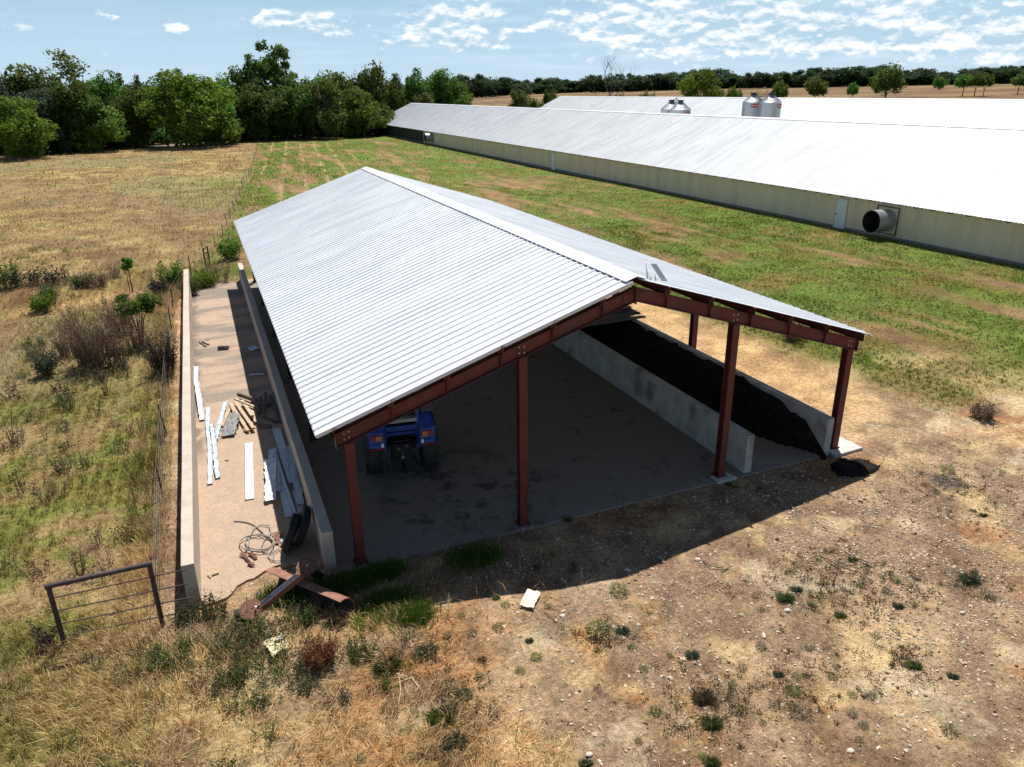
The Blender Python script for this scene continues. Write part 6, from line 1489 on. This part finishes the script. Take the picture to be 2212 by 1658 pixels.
shrub('weed_stalk', 268, 770, 800, 14, 20, L_purple, 'dark weed stump at the foot of the tall seedy shrub', 28, 0.05, 8, 'weedy', 'weed')
shrub('weed_stalk', 171, 1148, 1236, 34, 21, L_brown, 'tall dry weed stalks behind the pipe brace', 22, 0.045, 12, 'weedy', 'weed')
shrub('weed_stalk', 213, 1118, 1180, 30, 22, L_brown, 'thin dry stalk farther behind the pipe brace', 18, 0.045, 8, 'weedy', 'weed')
shrub('weed_stalk', 110, 1336, 1398, 26, 23, L_purple, 'dark dry weed at the foot of the left brace post', 40, 0.05, 9, 'weedy', 'weed')
shrub('weed_stalk', 30, 840, 960, 26, 24, L_brown, 'tall bare weed stalks at the left edge of the picture', 16, 0.05, 7, 'weedy', 'weed')
shrub('weed_stalk', 100, 880, 950, 14, 25, L_brown, 'single bare stalk below the dark branching weed', 16, 0.05, 4, 'weedy', 'weed')
shrub('shrub', 455, 1285, 1335, 94, 26, L_weed, 'green weeds crowding the front end of the outer concrete wall', 18, 0.04, 60, 'weedy', 'shrub')
shrub('shrub', 400, 1318, 1350, 75, 27, L_weed, 'dark green weeds in the shade at the outer wall end', 17, 0.04, 40, 'weedy', 'shrub')
shrub('shrub', 545, 1325, 1375, 75, 28, L_olive, 'dull weeds under the lower pivot disc of the blade', 16, 0.04, 42, 'weedy', 'shrub')
shrub('shrub', 650, 1300, 1350, 89, 29, L_weed, 'dark weeds in the shadow under the rusty blade', 17, 0.04, 48, 'weedy', 'shrub')
shrub('shrub', 690, 1385, 1440, 76, 30, leaf_mat('leaf_reddish', (0.1, 0.035, 0.018), (0.24, 0.1, 0.05), 0.1), 'reddish-brown dried weeds right of the pale yellow sack', 34, 0.035, 90, 'weedy', 'shrub')
shrub('shrub', 370, 1385, 1435, 121, 31, L_olive, 'tall green grassy weeds in the straw below the pipe brace', 14, 0.04, 90, 'weedy', 'shrub')
shrub('shrub', 500, 1430, 1480, 94, 32, L_weed, 'green weeds in the straw left of the reddish ones', 15, 0.04, 60, 'weedy', 'shrub')
shrub('shrub', 1240, 0 + 1195, 1235, 10, 33, L_grey, 'thin grey-green weed standing at the shed shadow edge', 24, 0.05, 4, 'weedy', 'shrub')
shrub('shrub', 2120, 868, 905, 70, 34, L_brown, 'brown dried brush on the slope right of the sandy track', 26, 0.06, 60, 'weedy', 'shrub')
shrub('shrub', 1715, 690, 735, 70, 35, L_brown, 'brown brush beside the sandy track behind the right posts', 26, 0.07, 50, 'weedy', 'shrub')
shrub('shrub', 262, 640, 722, 76, 41, L_brown, 'dry brown shrub just left of the green shrub with bare stems', 45, .055, 80, 'weedy', 'shrub')
shrub('shrub', 150, 700, 770, 70, 42, L_brown, 'sparse dry brown growth at the left of the brown shrubs', 40, .055, 50, 'weedy', 'shrub')
shrub('shrub', 300, 690, 760, 50, 43, L_brown, 'dry brown stalks under the green shrub with bare stems', 34, .05, 50, 'weedy', 'shrub')
shrub('shrub', 210, 585, 622, 60, 44, L_brown, 'brown brush bridging the brush row and the sapling', 30, .08, 45, 'weedy', 'shrub')
shrub('shrub', 20, 560, 625, 60, 45, L_weed, 'green brush cut by the left edge of the picture', 40, .09, 45, 'weedy', 'shrub')
shrub('shrub', 410, 600, 640, 46, 46, L_weed, 'green growth crowding the far end of the outer wall', 40, .08, 45, 'weedy', 'shrub')
shrub('shrub', 470, 560, 610, 70, 47, L_brown, 'dry stalks in the gap before the far end of the bay', 34, .07, 60, 'weedy', 'shrub')

def tangle():
    rr = random.Random(17)
    for i in range(84):
        x = rr.uniform(-6.3, 1.2); y = rr.uniform(-5.8, -1.0)
        if i > 34: x = rr.gauss(-2.2, 1.1); y = rr.gauss(-1.9, .75)
        if y > -.55 or (x < -5.7): continue
        if x > -.6 and y > -2.4: continue
        rs = np.random.RandomState(200 + i); W = rr.uniform(.35, .9); H = rr.uniform(.2, .5); k = rr.randrange(4)
        V, F, ti, mb = weedy(rs, W, H, rr.randrange(10, 26), 12, .04, .9, .15)
        e = empty('weed', (x, y, float(T(x, y)))); tag(e, ('straggly green weed tangled in the straw', 'straggly olive weed tangled in the straw', 'straggly dry brown weed tangled in the straw', 'straggly pale weed tangled in the straw')[k] + ' of the near left corner', 'weed', ('green', 'olive', 'brown', 'pale')[k] + ' weeds in the near left corner')
        np_mesh('foliage', V, F, (L_weed, L_olive, L_brown, L_grey)[k], {'tint': ti}, parent=e); mb.build('stem', M_twig, e)
    for i in range(90):
        y = rr.uniform(1.5, 29); x = float(fence_x(y)) - .15 - 5.5 * rr.random() ** 1.6
        rs = np.random.RandomState(400 + i); W = rr.uniform(.4, 1.2); H = rr.uniform(.3, .85); k = rr.choice((0, 1, 2, 2, 3, 4))
        V, F, ti, mb = weedy(rs, W, H, rr.randrange(9, 24), 10, .055, .5, .2)
        e = empty('weed', (x, y, float(T(x, y)))); tag(e, ('green', 'olive', 'dry brown', 'pale grey-green', 'dark dried')[k] + ' weed standing in the rough along the wire fence', 'weed', ('green', 'olive', 'dry brown', 'pale', 'dark')[k] + ' weeds along the wire fence')
        np_mesh('foliage', V, F, (L_weed, L_olive, L_brown, L_grey, L_purple)[k], {'tint': ti}, parent=e); mb.build('stem', M_twig, e)
tangle()
def sticks():
    M_ = simple('pale_dry_stalk', (.55, .45, .30), .9, 0, .15)
    Q = lambda x, y, dz=.03: G(670 + x * .3408, 1130.7 + y * .3408, dz)
    for pts, mt, l in (([Q(560, 955), Q(575, 1060, .1), Q(560, 1150)], M_, 'upright pale broken stalk in the straw'), ([Q(545, 955, .06), Q(620, 975, .06)], M_, 'short pale stalk lying crosswise at the broken stalk top'), ([Q(480, 1040), Q(640, 980, .08)], M_, 'slanting pale stalk crossing the broken one'), ([Q(640, 970, .05), Q(690, 1040)], M_, 'pale bent stalk right of the broken one'),
                       ([Q(440, 560), Q(540, 590, .05), Q(640, 612)], M_twig, 'thin brown stick by the bright green grass clump'), ([Q(1480, 555), Q(1560, 625)], M_twig, 'thin stick right of the cream paper sack')):
        mb = MB(); c = Vector(pts[0]); mb.tube([Vector(p) - c for p in pts], .009, 5); o = mb.build('dry_stalk', mt); o.location = c; tag(o, l, 'stick')
    Q2 = lambda x, y, dz=.03: G(1423.9 + x * .3935, 1005 + y * .3935, dz)
    for pts, l in (([Q2(240, 520), Q2(280, 555, .06), Q2(350, 565)], 'curved brown twig near the shadow edge'), ([Q2(340, 585), Q2(385, 562)], 'short twig end right of the curved one'), ([Q2(890, 500), Q2(1000, 560, .08), Q2(1100, 590, .06), Q2(1180, 640)], 'long dead branch lying in the weedy part of the yard'), ([Q2(1060, 500), Q2(1160, 540, .08), Q2(1250, 530)], 'dead forked branch above the long one'), ([Q2(960, 640), Q2(975, 570, .06)], 'short dark twig beside the long dead branch')):
        mb = MB(); c = Vector(pts[0]); mb.tube([Vector(p) - c for p in pts], [.012] * len(pts), 5); o = mb.build('dead_branch', M_twig); o.location = c; tag(o, l, 'branch')
    def stone(px, py, s, l):
        rs = np.random.RandomState(int(px)); p = G(px, py); mb = MB(); V = []
        for i in range(7):
            for j in range(10): a = math.pi * i / 6; b = 2 * math.pi * j / 10; V.append((math.sin(a) * math.cos(b) * s * 1.3 * rs.uniform(.85, 1.1), math.sin(a) * math.sin(b) * s * rs.uniform(.85, 1.1), math.cos(a) * s * .6))
        mb.add(V, [(i * 10 + j, i * 10 + (j + 1) % 10, (i + 1) * 10 + (j + 1) % 10, (i + 1) * 10 + j) for i in range(6) for j in range(10)]); o = mb.build('rock', MATS.get('rock_pale') or simple('rock_pale', (.55, .48, .40), .9), smooth=False); o.location = p + Vector((0, 0, s * .3)); tag(o, l, 'rock')
    stone(1273, 1632, .05, 'rounded pale rock alone at the bottom of the yard'); stone(1507, 1210, .055, 'white rock near the shed shadow edge'); stone(1837, 1624, .05, 'white rock at the bottom right of the yard'); stone(1700, 1320, .05, 'pale rock beside the flat dark weed patch'); stone(1215, 1332, .05, 'pale rock right of the cream paper sack'); stone(1354, 1232, .045, 'pale rock half in the shed shadow')
sticks()
